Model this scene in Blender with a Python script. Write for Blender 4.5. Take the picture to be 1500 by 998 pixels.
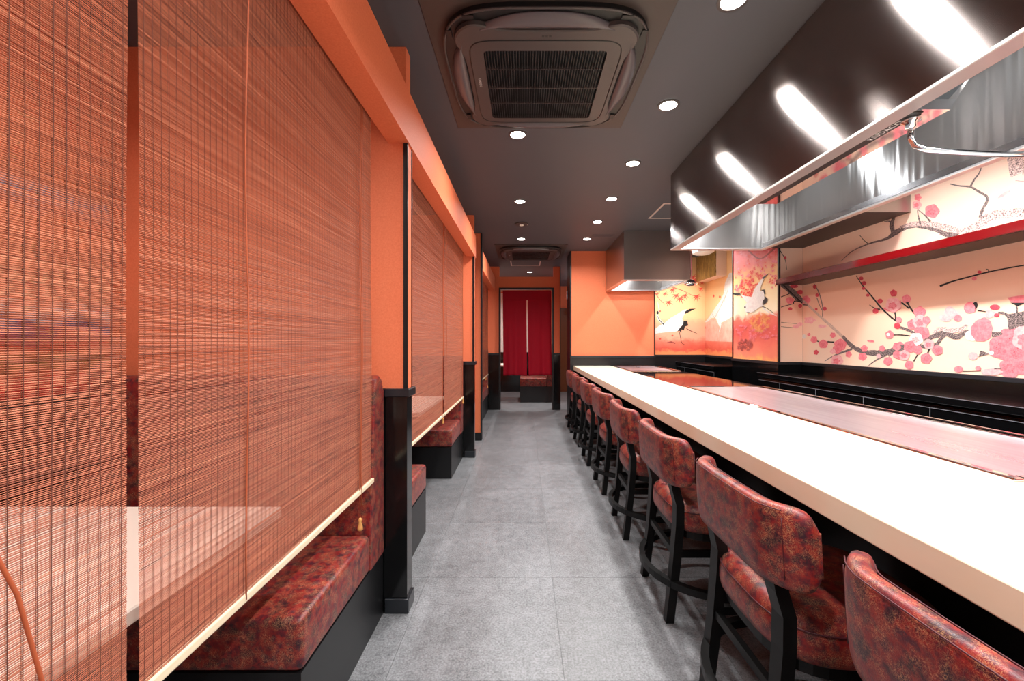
import bpy, bmesh, math, random
from mathutils import Vector, Matrix
random.seed(7)
S = bpy.context.scene
for o in list(bpy.data.objects): bpy.data.objects.remove(o)
COL = S.collection
PI = math.pi
CH = 2.40                       # ceiling height
F, VX, VY, H = 605.0, 768.0, 500.0, 1.15

# ------------------------------------------------------------------ camera, world, exposure
cd = bpy.data.cameras.new('camera'); cam = bpy.data.objects.new('camera', cd); COL.objects.link(cam)
cam.location = (0, 0, H); cam.rotation_euler = (PI/2, 0, 0)
cd.sensor_width = 36; cd.lens = 36*F/1500; cd.shift_x = -(VX-750)/1500; cd.shift_y = (VY-499)/1500
cd.clip_start = 0.05; S.camera = cam
S.view_settings.view_transform = 'Standard'; S.view_settings.look = 'None'
S.view_settings.gamma = 1; S.view_settings.exposure = -0.1; S.view_settings.use_curve_mapping = False
w = bpy.data.worlds.new('world'); S.world = w; w.use_nodes = True
w.node_tree.nodes['Background'].inputs[0].default_value = (.93, .96, 1, 1)
w.node_tree.nodes['Background'].inputs[1].default_value = 1.0

# ------------------------------------------------------------------ materials
def lin(c):
    return tuple(((v/255)/12.92 if v/255 <= .04045 else ((v/255+.055)/1.055)**2.4) for v in c) + (1,)
def mat(name, rgb, rough=.5, metal=0, emit=0, spec=.5, aniso=0, tan=None, coat=0):
    m = bpy.data.materials.new(name); m.use_nodes = True
    b = m.node_tree.nodes['Principled BSDF']
    b.inputs['Base Color'].default_value = lin(rgb); b.inputs['Roughness'].default_value = rough
    b.inputs['Metallic'].default_value = metal; b.inputs['Specular IOR Level'].default_value = spec
    if emit:
        b.inputs['Emission Color'].default_value = lin(rgb); b.inputs['Emission Strength'].default_value = emit
    if coat: b.inputs['Coat Weight'].default_value = coat; b.inputs['Coat Roughness'].default_value = .08
    if aniso:
        b.inputs['Anisotropic'].default_value = aniso
        v = m.node_tree.nodes.new('ShaderNodeCombineXYZ')
        for i in range(3): v.inputs[i].default_value = tan[i]
        m.node_tree.links.new(v.outputs[0], b.inputs['Tangent'])
    return m
class NG:
    def __init__(s, m): s.t = m.node_tree; s.n = s.t.nodes; s.l = s.t.links; s.b = s.n['Principled BSDF']
    def pos(s, scale=(1, 1, 1), obj=False):
        mp = s.n.new('ShaderNodeMapping'); mp.inputs['Scale'].default_value = scale
        if obj: s.l.new(s.n.new('ShaderNodeTexCoord').outputs['Object'], mp.inputs[0])
        else: s.l.new(s.n.new('ShaderNodeNewGeometry').outputs['Position'], mp.inputs[0])
        return mp.outputs[0]
    def noise(s, v, sc, det=3, rough=.5, dist=0):
        n = s.n.new('ShaderNodeTexNoise'); n.inputs['Scale'].default_value = sc; n.inputs['Detail'].default_value = det
        n.inputs['Roughness'].default_value = rough; n.inputs['Distortion'].default_value = dist; s.l.new(v, n.inputs['Vector'])
        return n.outputs['Fac']
    def vor(s, v, sc, feat='F1'):
        n = s.n.new('ShaderNodeTexVoronoi'); n.inputs['Scale'].default_value = sc; n.feature = feat; s.l.new(v, n.inputs['Vector'])
        return n.outputs['Distance']
    def ramp(s, f, stops, interp='LINEAR'):
        r = s.n.new('ShaderNodeValToRGB'); r.color_ramp.interpolation = interp
        e = r.color_ramp.elements
        while len(e) < len(stops): e.new(.5)
        for i, (p, c) in enumerate(stops):
            e[i].position = p; e[i].color = lin(c) if len(c) == 3 else c
        s.l.new(f, r.inputs[0]); return r.outputs[0]
    def mix(s, f, a, b, mode='MIX'):
        x = s.n.new('ShaderNodeMix'); x.data_type = 'RGBA'; x.blend_type = mode
        for sock, v in ((x.inputs[0], f), (x.inputs[6], a), (x.inputs[7], b)):
            if isinstance(v, (int, float)): sock.default_value = v
            elif isinstance(v, tuple): sock.default_value = lin(v)
            else: s.l.new(v, sock)
        return x.outputs[2]
    def math(s, op, a, b=0.0):
        x = s.n.new('ShaderNodeMath'); x.operation = op
        for i, v in enumerate((a, b)):
            if isinstance(v, (int, float)): x.inputs[i].default_value = v
            else: s.l.new(v, x.inputs[i])
        return x.outputs[0]
    def col(s, c): s.l.new(c, s.b.inputs['Base Color'])
    def rough(s, f): s.l.new(f, s.b.inputs['Roughness'])
    def bump(s, f, st=.3, d=.002):
        b = s.n.new('ShaderNodeBump'); b.inputs['Strength'].default_value = st; b.inputs['Distance'].default_value = d
        s.l.new(f, b.inputs['Height']); s.l.new(b.outputs[0], s.b.inputs['Normal'])
    def sep(s, v):
        x = s.n.new('ShaderNodeSeparateXYZ'); s.l.new(v, x.inputs[0]); return x.outputs

M = {}
def orange_mat(name, a, b):
    m = mat(name, a, .62, spec=.3); g = NG(m); p = g.pos()
    g.col(g.ramp(g.noise(p, 160, 4, .7), [(.3, b), (.7, a)])); g.bump(g.noise(p, 220, 3), .15, .001); return m
M['orange'] = orange_mat('orange_wallcloth', (232, 127, 88), (220, 112, 74))
M['ceil'] = mat('dark_ceiling_paint', (78, 79, 85), .55, spec=.4)
g = NG(M['ceil']); g.bump(g.noise(g.pos(), 9, 2), .05, .01)
M['black'] = mat('black_laminate', (9, 9, 10), .14)
M['blackmatte'] = mat('black_satin_panel', (14, 14, 16), .38)
M['cap'] = mat('black_cap_rail', (30, 33, 38), .3)
M['legwood'] = mat('black_stained_wood', (7, 6, 6), .45, spec=.3)
M['dark'] = mat('dark_void', (8, 8, 8), .6)
# floor tile
m = M['tile'] = mat('grey_stone_tile', (150, 150, 152), .4, spec=.5); g = NG(m); p = g.pos()
oi = g.n.new('ShaderNodeObjectInfo')
big = g.noise(p, 2.2, 5, .65, .8); fine = g.noise(p, 130, 4, .75); mid = g.noise(p, 22, 5, .7)
c = g.ramp(big, [(.36, (66, 67, 70)), (.5, (100, 101, 104)), (.64, (132, 133, 137))])
c = g.mix(.55, c, g.ramp(mid, [(.32, (62, 63, 66)), (.68, (142, 143, 146))]))
c = g.mix(.38, c, g.ramp(fine, [(.36, (44, 45, 48)), (.62, (172, 173, 176))]))
rv = g.math('MULTIPLY_ADD', oi.outputs['Random'], .1)
g.n[-1].inputs[2].default_value = .93
hs = g.n.new('ShaderNodeHueSaturation'); g.l.new(rv, hs.inputs['Value']); g.l.new(c, hs.inputs['Color'])
g.col(hs.outputs[0]); g.rough(g.math('MULTIPLY_ADD', mid, .35)); g.n[-1].inputs[2].default_value = .2
g.bump(fine, .12, .001)
M['grout'] = mat('tile_joint', (150, 150, 152), .8)
# patterned upholstery
m = M['fabric'] = mat('red_gold_upholstery', (140, 40, 40), .42, spec=.5); g = NG(m); p = g.pos(obj=True)
n1 = g.noise(p, 26, 4, .6); n2 = g.noise(p, 60, 3, .6)
c = g.ramp(n1, [(.36, (46, 12, 26)), (.46, (92, 16, 28)), (.55, (130, 24, 20)), (.66, (74, 16, 34))])
c = g.mix(g.ramp(n2, [(.54, (0, 0, 0)), (.68, (170, 170, 170))]), c, (164, 46, 28))
wv = g.noise(p, 340, 1, .5, .8)
ridge = g.ramp(g.math('ABSOLUTE', g.math('SUBTRACT', wv, .5)), [(0, (235, 235, 235)), (.03, (215, 215, 215)), (.05, (0, 0, 0))])
sp = g.mix(1.0, ridge, g.ramp(g.noise(p, 34, 3), [(.38, (30, 30, 30)), (.62, (215, 215, 215))]), 'MULTIPLY')
c = g.mix(sp, c, (214, 158, 112)); g.col(c); g.bump(wv, .35, .0012)
m.node_tree.nodes['Principled BSDF'].inputs['Sheen Weight'].default_value = .07; m.node_tree.nodes['Principled BSDF'].inputs['Sheen Tint'].default_value = (1, .6, .6, 1)
M['piping'] = mat('dark_red_piping', (70, 14, 24), .5)
# bamboo slats
m = M['slat'] = mat('bamboo_slats', (190, 104, 70), .55, spec=.4); g = NG(m); p = g.pos((1, 3, 420))
c = g.ramp(g.noise(p, 1.0, 3, .6), [(.28, (112, 56, 38)), (.5, (172, 96, 68)), (.74, (206, 134, 102))]); g.col(c)
M['thread'] = mat('blind_thread', (92, 44, 30), .8)
M['cord'] = mat('orange_cord', (178, 86, 48), .7)
M['tassel'] = mat('yellow_tassel', (214, 150, 84), .6)
M['rail'] = mat('pale_wood_rail', (236, 220, 188), .45)
# metals
M['hoodface'] = mat('dark_brushed_steel', (148, 139, 136), .18, 1, aniso=1, tan=(0, 0, 1))
M['steel'] = mat('brushed_steel', (182, 180, 180), .26, 1, aniso=.7, tan=(0, 0, 1))
M['steelX'] = mat('brushed_steel_front', (170, 166, 163), .3, 1, aniso=.7, tan=(0, 0, 1))
m = M['wavy'] = mat('wavy_brushed_steel', (170, 168, 166), .3, .92, aniso=1, tan=(0, 0, 1)); g = NG(m)
g.bump(g.noise(g.pos((1, 22, .3)), 1, 1, .5), .3, .012)
M['rim'] = mat('satin_steel_rim', (225, 222, 220), .34, 1)
M['polish'] = mat('polished_steel', (226, 222, 220), .06, 1)
M['chrome'] = mat('chrome', (235, 235, 238), .08, 1)
m = M['plate'] = mat('griddle_steel', (222, 212, 214), .3, .84, aniso=.3, tan=(1, 0, 0)); g = NG(m)
g.rough(g.math('MULTIPLY_ADD', g.noise(g.pos((9, 1.6, 1)), 1, 2), .10)); g.n[-1].inputs[2].default_value = .24
g.col(g.ramp(g.noise(g.pos((34, 2.2, 1)), 1, 3), [(.35, (204, 194, 202)), (.65, (216, 208, 214))]))
m = M['cream'] = mat('cream_counter_stone', (250, 241, 224), .3, spec=.5); g = NG(m)
g.col(g.ramp(g.noise(g.pos(), 5, 3), [(.3, (243, 224, 194)), (.7, (246, 232, 208))]))
M['blackgloss'] = mat('black_glass', (14, 12, 13), .05, spec=.7)
M['edge'] = mat('grey_edge_glint', (120, 120, 126), .4)  # grey that stands for light caught on cabinet and worktop edges
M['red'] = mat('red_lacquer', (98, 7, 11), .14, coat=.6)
M['reddark'] = mat('shaded_lacquer_underside', (20, 6, 6), .35)  # shade under the red shelf, put into a near-black colour
M['gold'] = mat('gold_line', (214, 160, 96), .35, .6)
m = M['goldwood'] = mat('gold_grained_panel', (172, 132, 66), .4, .3); g = NG(m)
g.col(g.ramp(g.noise(g.pos((4, 30, 4)), 2, 5, .7, 1), [(.35, (110, 78, 34)), (.65, (206, 168, 96))]))
M['curtain'] = mat('crimson_cloth', (158, 14, 36), .75, spec=.2)
g = NG(M['curtain']); g.bump(g.noise(g.pos((900, 900, 900)), 1, 2), .2, .0005)
M['brown'] = mat('brown_door', (96, 52, 26), .35)
M['acpanel'] = mat('brown_grey_plastic', (70, 62, 61), .42)
M['acplate'] = mat('dark_brown_plate', (64, 53, 49), .5)
M['acflap'] = mat('grey_flap', (92, 86, 90), .38)
M['acfin'] = mat('dark_grille_plastic', (46, 42, 42), .4)
M['acblack'] = mat('black_plastic', (7, 7, 8), .45)
M['white'] = mat('white_paint', (240, 238, 232), .5)
M['glow'] = mat('lamp_lens', (255, 250, 242), .4, emit=30)
M['glowsoft'] = mat('lantern_paper', (235, 245, 255), .6, emit=3)
M['teal'] = mat('teal_lit_panel', (40, 190, 205), .5, emit=1.2)
M['hatch'] = mat('aluminium_hatch_frame', (222, 208, 200), .4, .3)
M['textdark'] = mat('dark_lettering', (40, 38, 38), .5)
M['textlight'] = mat('light_lettering', (215, 215, 215), .5)
m = M['wood'] = mat('table_cream', (252, 240, 226), .35)
# print colours
def pr(name, a, b, sc=60, rough=.55):
    m = mat(name, a, rough, spec=.35); g = NG(m); g.col(g.ramp(g.noise(g.pos(), sc, 3, .6), [(.35, a), (.65, b)])); return m
M['p_pink'] = pr('print_pink', (236, 112, 124), (244, 142, 148))
M['p_pinkdeep'] = pr('print_mottled_pink', (228, 98, 112), (244, 134, 142), 120)
M['p_light'] = pr('print_light_pink', (242, 158, 162), (248, 188, 186))
M['p_red'] = pr('print_red_bud', (202, 58, 74), (226, 84, 96))
M['p_white'] = pr('print_white', (240, 234, 228), (226, 216, 212), 40)
M['p_black'] = mat('print_black', (24, 20, 22), .6)
M['p_grey'] = pr('print_fade_grey', (196, 160, 146), (226, 190, 170), 80)
m = M['p_bark'] = mat('print_bark', (80, 66, 66), .6); g = NG(m)
g.col(g.ramp(g.noise(g.pos(), 190, 2, .7), [(.42, (44, 36, 38)), (.5, (96, 82, 82)), (.6, (168, 146, 142))]))
m = M['p_snow'] = mat('print_snowy_bark', (210, 190, 186), .6); g = NG(m)
g.col(g.ramp(g.noise(g.pos(), 150, 3, .8), [(.4, (70, 56, 58)), (.48, (200, 168, 164)), (.62, (240, 214, 206))]))
M['p_maple'] = pr('print_maple', (226, 58, 46), (242, 100, 84), 50)
M['p_orange'] = pr('print_orange_tree', (240, 140, 84), (246, 172, 112), 30)
M['p_brownred'] = pr('print_brown_bush', (150, 62, 58), (190, 92, 84), 30)
M['p_fuji'] = pr('print_mountain_foot', (248, 190, 170), (240, 160, 140), 8)
m = M['mural'] = mat('peach_mural_paper', (252, 206, 168), .5, spec=.35); g = NG(m)
z = g.sep(g.pos())[2]; zz = g.math('ADD', z, g.math('MULTIPLY', g.noise(g.pos((.3, .8, 1)), 2.0, 2), .16))
mr = g.math('DIVIDE', g.math('SUBTRACT', zz, .95), 1.45)
g.col(g.ramp(mr, [(.05, (251, 214, 190)), (.3, (249, 206, 180)), (.4, (244, 184, 156)), (.5, (245, 188, 160)), (.62, (249, 210, 188)), (.9, (250, 220, 202))]))
m = M['mural2'] = mat('autumn_mural_paper', (248, 190, 120), .5, spec=.35); g = NG(m)
z = g.sep(g.pos())[2]; nz = g.noise(g.pos((1, 1, 1.4)), 6, 5, .65, .6)
zz = g.math('ADD', z, g.math('MULTIPLY', nz, .22)); mr = g.math('DIVIDE', g.math('SUBTRACT', zz, .95), 1.5)
c = g.ramp(mr, [(.1, (248, 150, 96)), (.13, (226, 92, 74)), (.2, (238, 128, 104)), (.25, (246, 176, 146)), (.38, (248, 176, 140)), (.46, (250, 204, 152)), (.8, (248, 194, 138))])
g.col(c)
m = M['mural3'] = mat('crane_mural_paper', (248, 190, 120), .5, spec=.35); g = NG(m)
z = g.sep(g.pos())[2]; nz = g.noise(g.pos((1, 1, 1.2)), 5, 5, .6, .8)
zz = g.math('ADD', z, g.math('MULTIPLY', nz, .3)); mr = g.math('DIVIDE', g.math('SUBTRACT', zz, .95), 1.3)
c = g.ramp(mr, [(.1, (248, 176, 100)), (.16, (240, 132, 104)), (.34, (228, 96, 88)), (.46, (236, 116, 100)), (.52, (252, 236, 204)), (.68, (252, 224, 176)), (.78, (250, 196, 130)), (.9, (238, 120, 110)), (1.0, (228, 88, 92))])
g.col(c)
m = M['mural4'] = mat('booth_mural_paper', (240, 170, 120), .5); g = NG(m)
z = g.sep(g.pos())[2]; nz = g.noise(g.pos((1, 1.6, 3)), 3.5, 4, .6, 1.5)
zz = g.math('ADD', z, g.math('MULTIPLY', nz, .16)); mr = g.math('DIVIDE', g.math('SUBTRACT', zz, .98), 1.4)
c = g.ramp(mr, [(.02, (205, 60, 56)), (.08, (214, 70, 58)), (.13, (150, 120, 70)), (.17, (214, 82, 62)), (.22, (96, 98, 140)), (.25, (228, 222, 226)), (.29, (244, 196, 160)), (.5, (236, 150, 108)), (.56, (160, 160, 176)), (.6, (240, 160, 116)), (.9, (226, 120, 86))])
bl = g.ramp(g.noise(g.pos((1, 1, 1.3)), 9, 3, .5, .8), [(.6, (0, 0, 0)), (.64, (200, 200, 200))])
g.col(g.mix(bl, c, g.ramp(g.noise(g.pos(), 14, 2), [(.4, (70, 88, 120)), (.5, (196, 180, 120)), (.6, (222, 66, 60))])))

# ------------------------------------------------------------------ geometry helpers
class G:
    """collects world-space geometry for one mesh"""
    def __init__(s): s.v = []; s.f = []; s.m = []
    def add(s, vs, fs, mi=0):
        k = len(s.v); s.v += [tuple(v) for v in vs]; s.f += [tuple(i+k for i in f) for f in fs]; s.m += [mi]*len(fs); return s
    def box(s, x0, x1, y0, y1, z0, z1, mi=0):
        v = [(x, y, z) for z in (z0, z1) for y in (y0, y1) for x in (x0, x1)]
        return s.add(v, [(0, 2, 3, 1), (4, 5, 7, 6), (0, 1, 5, 4), (2, 6, 7, 3), (0, 4, 6, 2), (1, 3, 7, 5)], mi)
    def prism(s, poly, axis, a, b, mi=0):
        """poly 2D points, extruded along axis from a to b. axis 'y': (x,z); 'x': (y,z); 'z': (x,y)"""
        def P(p, t): return {'y': (p[0], t, p[1]), 'x': (t, p[0], p[1]), 'z': (p[0], p[1], t)}[axis]
        n = len(poly); v = [P(p, a) for p in poly] + [P(p, b) for p in poly]
        return s.add(v, [tuple(range(n)), tuple(range(2*n-1, n-1, -1))] + [(i, i+n, (i+1) % n+n, (i+1) % n) for i in range(n)], mi)
    def tube(s, pts, r, n=8, closed=False, rs=None, flat=None, mi=0):
        pts = [Vector(p) for p in pts]; N = len(pts); rings = []
        up0 = Vector((0, 0, 1)); vs = []
        for i, p in enumerate(pts):
            a = pts[(i-1) % N] if (closed or i > 0) else p; b = pts[(i+1) % N] if (closed or i < N-1) else p
            t = (b-a).normalized(); up = up0 if abs(t.z) < .9 else Vector((1, 0, 0))
            u = t.cross(up).normalized(); w_ = u.cross(t).normalized(); rr = rs[i] if rs else r
            for k in range(n):
                an = 2*PI*(k+.5)/n; ru, rw = (rr, rr) if flat is None else (flat[0], flat[1])
                cu, cw = math.cos(an), math.sin(an)
                if flat is not None and n == 4: cu, cw = cu*1.414, cw*1.414
                vs.append(p + u*cu*ru + w_*cw*rw)
        fs = []
        for i in range(N if closed else N-1):
            j = (i+1) % N
            for k in range(n): fs.append((i*n+k, i*n+(k+1) % n, j*n+(k+1) % n, j*n+k))
        if not closed: fs += [tuple(range(n-1, -1, -1)), tuple((N-1)*n+k for k in range(n))]
        return s.add(vs, fs, mi)
    def disc(s, c, r, z0, z1, n=24, mi=0):
        return s.prism([(c[0]+r*math.cos(2*PI*i/n), c[1]+r*math.sin(2*PI*i/n)) for i in range(n)], 'z', z0, z1, mi)
def wloc(o):
    l = Vector((0, 0, 0))
    while o: l += o.location; o = o.parent
    return l
def part(name, g, m, parent=None, bevel=0, seg=2, smooth=False, kind=None, label=None, cat=None, group=None, origin=None):
    me = bpy.data.meshes.new(name)
    if parent is not None: off = wloc(parent)
    elif origin is not None: off = Vector(origin)
    else: off = Vector((0, 0, 0))
    me.from_pydata([(v[0]-off.x, v[1]-off.y, v[2]-off.z) for v in g.v], [], g.f)
    for mm in (m if isinstance(m, list) else [m]): me.materials.append(mm)
    if isinstance(m, list):
        for i, p in enumerate(me.polygons): p.material_index = g.m[i]
    bm = bmesh.new(); bm.from_mesh(me); bmesh.ops.recalc_face_normals(bm, faces=bm.faces)
    if bevel: bmesh.ops.bevel(bm, geom=[e for e in bm.edges], offset=bevel, segments=seg, affect='EDGES', profile=.5)
    bm.to_mesh(me); bm.free()
    if smooth:
        for p in me.polygons: p.use_smooth = True
    o = bpy.data.objects.new(name, me); COL.objects.link(o)
    if parent is not None: o.parent = parent
    elif origin is not None: o.location = off
    if kind: o['kind'] = kind
    if label: o['label'] = label
    if cat: o['category'] = cat
    if group: o['group'] = group
    return o
def thing(name, label, cat, loc=(0, 0, 0), group=None):
    o = bpy.data.objects.new(name, None); COL.objects.link(o); o.location = loc; o.empty_display_size = .1
    o['label'] = label; o['category'] = cat
    if group: o['group'] = group
    return o
def B(*a): return G().box(*a)
def struct(name, g, m, **k): return part(name, g, m, kind='structure', **k)
def copy_tree(o, parent=None):
    c = o.copy(); COL.objects.link(c)
    if parent: c.parent = parent
    for ch in list(o.children): copy_tree(ch, c)
    return c

# ------------------------------------------------------------------ setting: floor, ceiling, walls
XL, XR, YB, YF = -1.75, 2.70, -1.7, 9.4
floor = struct('floor', B(XL-.15, XR+.15, YB, YF+.1, -.05, -.004), M['grout'])
tg = 0.607; x0t, y0t = -.471, 2.615
tile_mesh = None
for i in range(-3, 6):
    for j in range(-8, 12):
        xa, xb = max(x0t+i*tg, XL-.1), min(x0t+(i+1)*tg, XR+.1); ya, yb = max(y0t+j*tg, YB), min(y0t+(j+1)*tg, YF)
        if xb-xa < .02 or yb-ya < .02: continue
        full = abs(xb-xa-tg) < 1e-4 and abs(yb-ya-tg) < 1e-4
        if full and tile_mesh:
            o = bpy.data.objects.new('floor_tile', tile_mesh); COL.objects.link(o); o.parent = floor
            o.location = (xa, ya, 0)
        else:
            gg = G().box(.0006, xb-xa-.0006, .0006, yb-ya-.0006, -.004, 0)
            o = part('floor_tile', gg, M['tile']); o.parent = floor; o.location = (xa, ya, 0)
            if full: tile_mesh = o.data
ceiling = struct('ceiling', B(XL-.15, XR+.15, YB, YF+.1, CH, CH+.05), M['ceil'])
WZ = .95                                                 # wainscot height
wl = struct('wall_left', B(XL-.1, XL, YB, YF, 0, CH), M['orange'])
part('wainscot', B(XL, XL+.012, YB, 6.9, 0, WZ-.03), M['black'], wl)
part('cap_rail', B(XL, XL+.02, YB, 6.9, WZ-.03, WZ), M['cap'], wl)
for (a, b) in ((-.5, 1.738), (1.83, 4.07), (4.9, 6.86)):
    part('mural_panel', B(XL, XL+.008, a, b, WZ, CH-.002), M['mural4'], wl)
# front wall behind the camera, with an unseen window added for fill light
wf = struct('wall_front', G().box(XL-.1, -1.2, YB-.1, YB, 0, CH).box(2.2, XR+.1, YB-.1, YB, 0, CH).box(-1.2, 2.2, YB-.1, YB, 0, .4).box(-1.2, 2.2, YB-.1, YB, 2.1, CH), M['orange'])
struct('fill_window_1', G().box(-1.2, -1.15, YB-.08, YB-.02, .4, 2.1).box(2.15, 2.2, YB-.08, YB-.02, .4, 2.1).box(-1.15, 2.15, YB-.08, YB-.02, .4, .45).box(-1.15, 2.15, YB-.08, YB-.02, 2.05, 2.1).box(.48, .52, YB-.08, YB-.02, .45, 2.05), M['blackmatte'])  # unseen opening, added so the world light fills the room
# right wall with the blossom mural (alcove X = 2.70, end of alcove Y = 4.0)
wr = struct('wall_right', B(XR, XR+.1, YB, 6.25, 0, CH), M['orange'])
part('mural_panel', B(XR-.004, XR, YB+.01, 4.0, WZ, CH-.002), M['mural'], wr, label='peach wall paper printed with a flowering plum branch')
part('mural_panel', B(XR-.004, XR, 4.89, 6.15, WZ, CH-.002), M['mural2'], wr, label='printed mountain slope')
part('wainscot', G().box(XR-.02, XR, YB+.01, 3.998, 0, WZ-.028), M['black'], wr)
part('cap_rail', G().box(XR-.035, XR, YB+.01, 3.998, WZ-.028, WZ), M['cap'], wr, .002, 1)
part('wainscot', G().box(XR-.02, XR, 4.89, 6.15, 0, WZ-.028), M['black'], wr)
part('cap_rail', G().box(XR-.03, XR, 4.89, 6.15, WZ-.028, WZ), M['cap'], wr)
# projecting pier between the two recesses
PX = 2.466
wp = struct('wall_right_pier', B(PX+.004, XR-.001, 4.004, 4.885, 0, CH), M['black'])
part('mural_panel', B(PX, PX+.004, 4.01, 4.875, WZ, CH-.002), M['mural3'], wp, label='autumn mural with a white crane flying down')
part('mural_panel', B(PX+.01, XR-.005, 4.0, 4.004, WZ, CH-.002), M['mural'], wp, label='peach paper on the end of the recess')
part('wainscot', B(PX-.012, PX+.004, 3.995, 4.885, 0, WZ-.028), M['black'], wp)
part('wainscot', B(PX+.004, XR-.022, 3.992, 4.004, 0, WZ-.028), M['black'], wp)
part('cap_rail', G().box(PX-.02, PX+.004, 3.985, 4.885, WZ-.028, WZ).box(PX+.004, XR-.036, 3.985, 4.004, WZ-.028, WZ), M['cap'], wp)
part('edge_trim', B(PX-.008, PX+.008, 3.99, 4.01, WZ, CH-.002), M['blackmatte'], wp)
part('edge_trim', B(PX-.008, PX+.008, 4.872, 4.888, WZ, CH-.002), M['blackmatte'], wp)
# far wall of the kitchen recess
wk = struct('wall_back_recess', B(1.60, XR, 6.15, 6.25, 0, CH), M['black'])
part('mural_panel', B(1.60, XR-.005, 6.146, 6.15, WZ, CH-.002), M['mural2'], wk, label='autumn mural with a walking white crane')
part('wainscot', B(1.60, XR-.02, 6.135, 6.15, 0, WZ-.028), M['blackmatte'], wk)
part('cap_rail', B(1.60, XR-.03, 6.125, 6.15, WZ-.028, WZ), M['cap'], wk)
# orange wall behind the far end of the counter
wb = struct('wall_back_right', B(.653, 1.80, 5.73, 6.14, 0, CH), M['orange'])
part('wainscot', B(.653, 1.80, 5.715, 5.73, 0, WZ-.03), M['blackmatte'], wb)
part('cap_rail', B(.645, 1.81, 5.70, 5.73, WZ-.03, WZ), M['cap'], wb, .002, 1)
part('edge_trim', B(.636, .653, 5.722, 6.145, 0, CH-.002), M['blackmatte'], wb)
part('edge_trim', B(1.80, 1.815, 5.722, 6.145, 0, CH-.002), M['blackmatte'], wb)
# doorway wall at the end of the aisle
YD = 6.92
DX0, DX1, DZ = -.40, .469, 2.02
wd = struct('wall_back', G().box(XL, DX0-.02, YD, YD+.1, 0, CH).box(DX1+.02, .595, YD, YD+.1, 0, CH).box(DX0-.02, DX1+.02, YD, YD+.1, DZ+.02, 2.23), M['orange'])
part('wainscot', B(XL, DX0-.02, YD-.014, YD, 0, WZ-.03), M['black'], wd)
part('wainscot', B(DX1+.02, .595, YD-.014, YD, 0, WZ-.03), M['black'], wd)
part('cap_rail', B(XL, DX0-.02, YD-.02, YD, WZ-.03, WZ), M['cap'], wd)
part('cap_rail', B(DX1+.02, .60, YD-.02, YD, WZ-.03, WZ), M['cap'], wd)
part('edge_trim', B(.595, .608, YD-.008, YD+.11, 0, CH-.002), M['blackmatte'], wd)
struct('door_1', G().box(DX0-.025, DX0, YD-.02, YD+.12, 0, DZ+.025).box(DX1, DX1+.025, YD-.02, YD+.12, 0, DZ+.025).box(DX0, DX1, YD-.02, YD+.12, DZ, DZ+.025), M['blackmatte'])
# end of the passage
we = struct('wall_end', B(XL, XR, YF, YF+.1, 0, CH), M['orange'])
part('wainscot', B(XL, .59, YF-.02, YF, 0, .9), M['black'], we)
part('pale_panel', B(-1.2, .55, YF-.01, YF, .9, 2.25), M['white'], we, label='white board on the far wall')
part('partition_wall', B(.60, .66, 7.8, YF, 0, CH), M['orange'], we)
# left side stub pillar and gap wall between second and third booth
wz = struct('wall_left_stub', B(XL, -.505, 4.79, 4.86, 0, CH), M['orange'])
part('edge_trim', B(-.505, -.492, 4.782, 4.868, 0, CH-.002), M['blackmatte'], wz)
part('skirting', B(XL, -.500, 4.775, 4.79, 0, .09), M['blackmatte'], wz)
part('edge_trim', B(-.585, -.572, 4.783, 4.79, .09, CH-.002), M['orange'], wz)

# ------------------------------------------------------------------ header beams (open above, as built)
for n, (a, b) in enumerate(((-1.69, 4.17), (4.87, 6.9))):
    struct('trim_%d' % (n+1), B(-.578, -.488, a, b, 1.99, 2.21), M['orange'])

# ------------------------------------------------------------------ booth partitions
def partition(y0, y1, label):
    t = thing('booth_partition', label, 'partition', (-.5, (y0+y1)/2, 0), 'booth partitions along the aisle')
    part('base_panel', B(XL+.02, -.496, y0, y1, .0, WZ-.035), M['black'], t)
    part('skirting', B(-.588, -.488, y0-.008, y1+.008, 0, .062), M['cap'], t, .002, 1)
    part('cap', B(XL+.02, -.588, y0, y1, WZ-.035, WZ), M['cap'], t); part('cap', B(-.588, -.482, y0-.014, y1+.014, WZ-.035, WZ), M['cap'], t, .003, 1)
    part('upper_panel', G().box(XL+.02, -.502, y0+.004, y1-.004, WZ, 1.99).box(-.578, -.502, y0+.004, y1-.004, 2.21, CH-.001).box(XL+.02, -.578, y0+.004, y1-.004, 1.99, CH-.001), M['orange'], t)
    part('edge_trim', B(-.512, -.494, y0, y0+.010, WZ, 1.99), M['blackmatte'], t)
    part('edge_trim', B(-.512, -.494, y1-.010, y1, WZ, 1.99), M['blackmatte'], t)
    part('face_strip', B(-.502, -.496, y0+.010, y1-.010, WZ, 1.99), M['orange'], t)
    return t
partition(1.748, 1.821, 'black and orange booth partition beside the nearest bench')
partition(4.085, 4.158, 'black and orange booth partition beyond the second pair of blinds')

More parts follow.
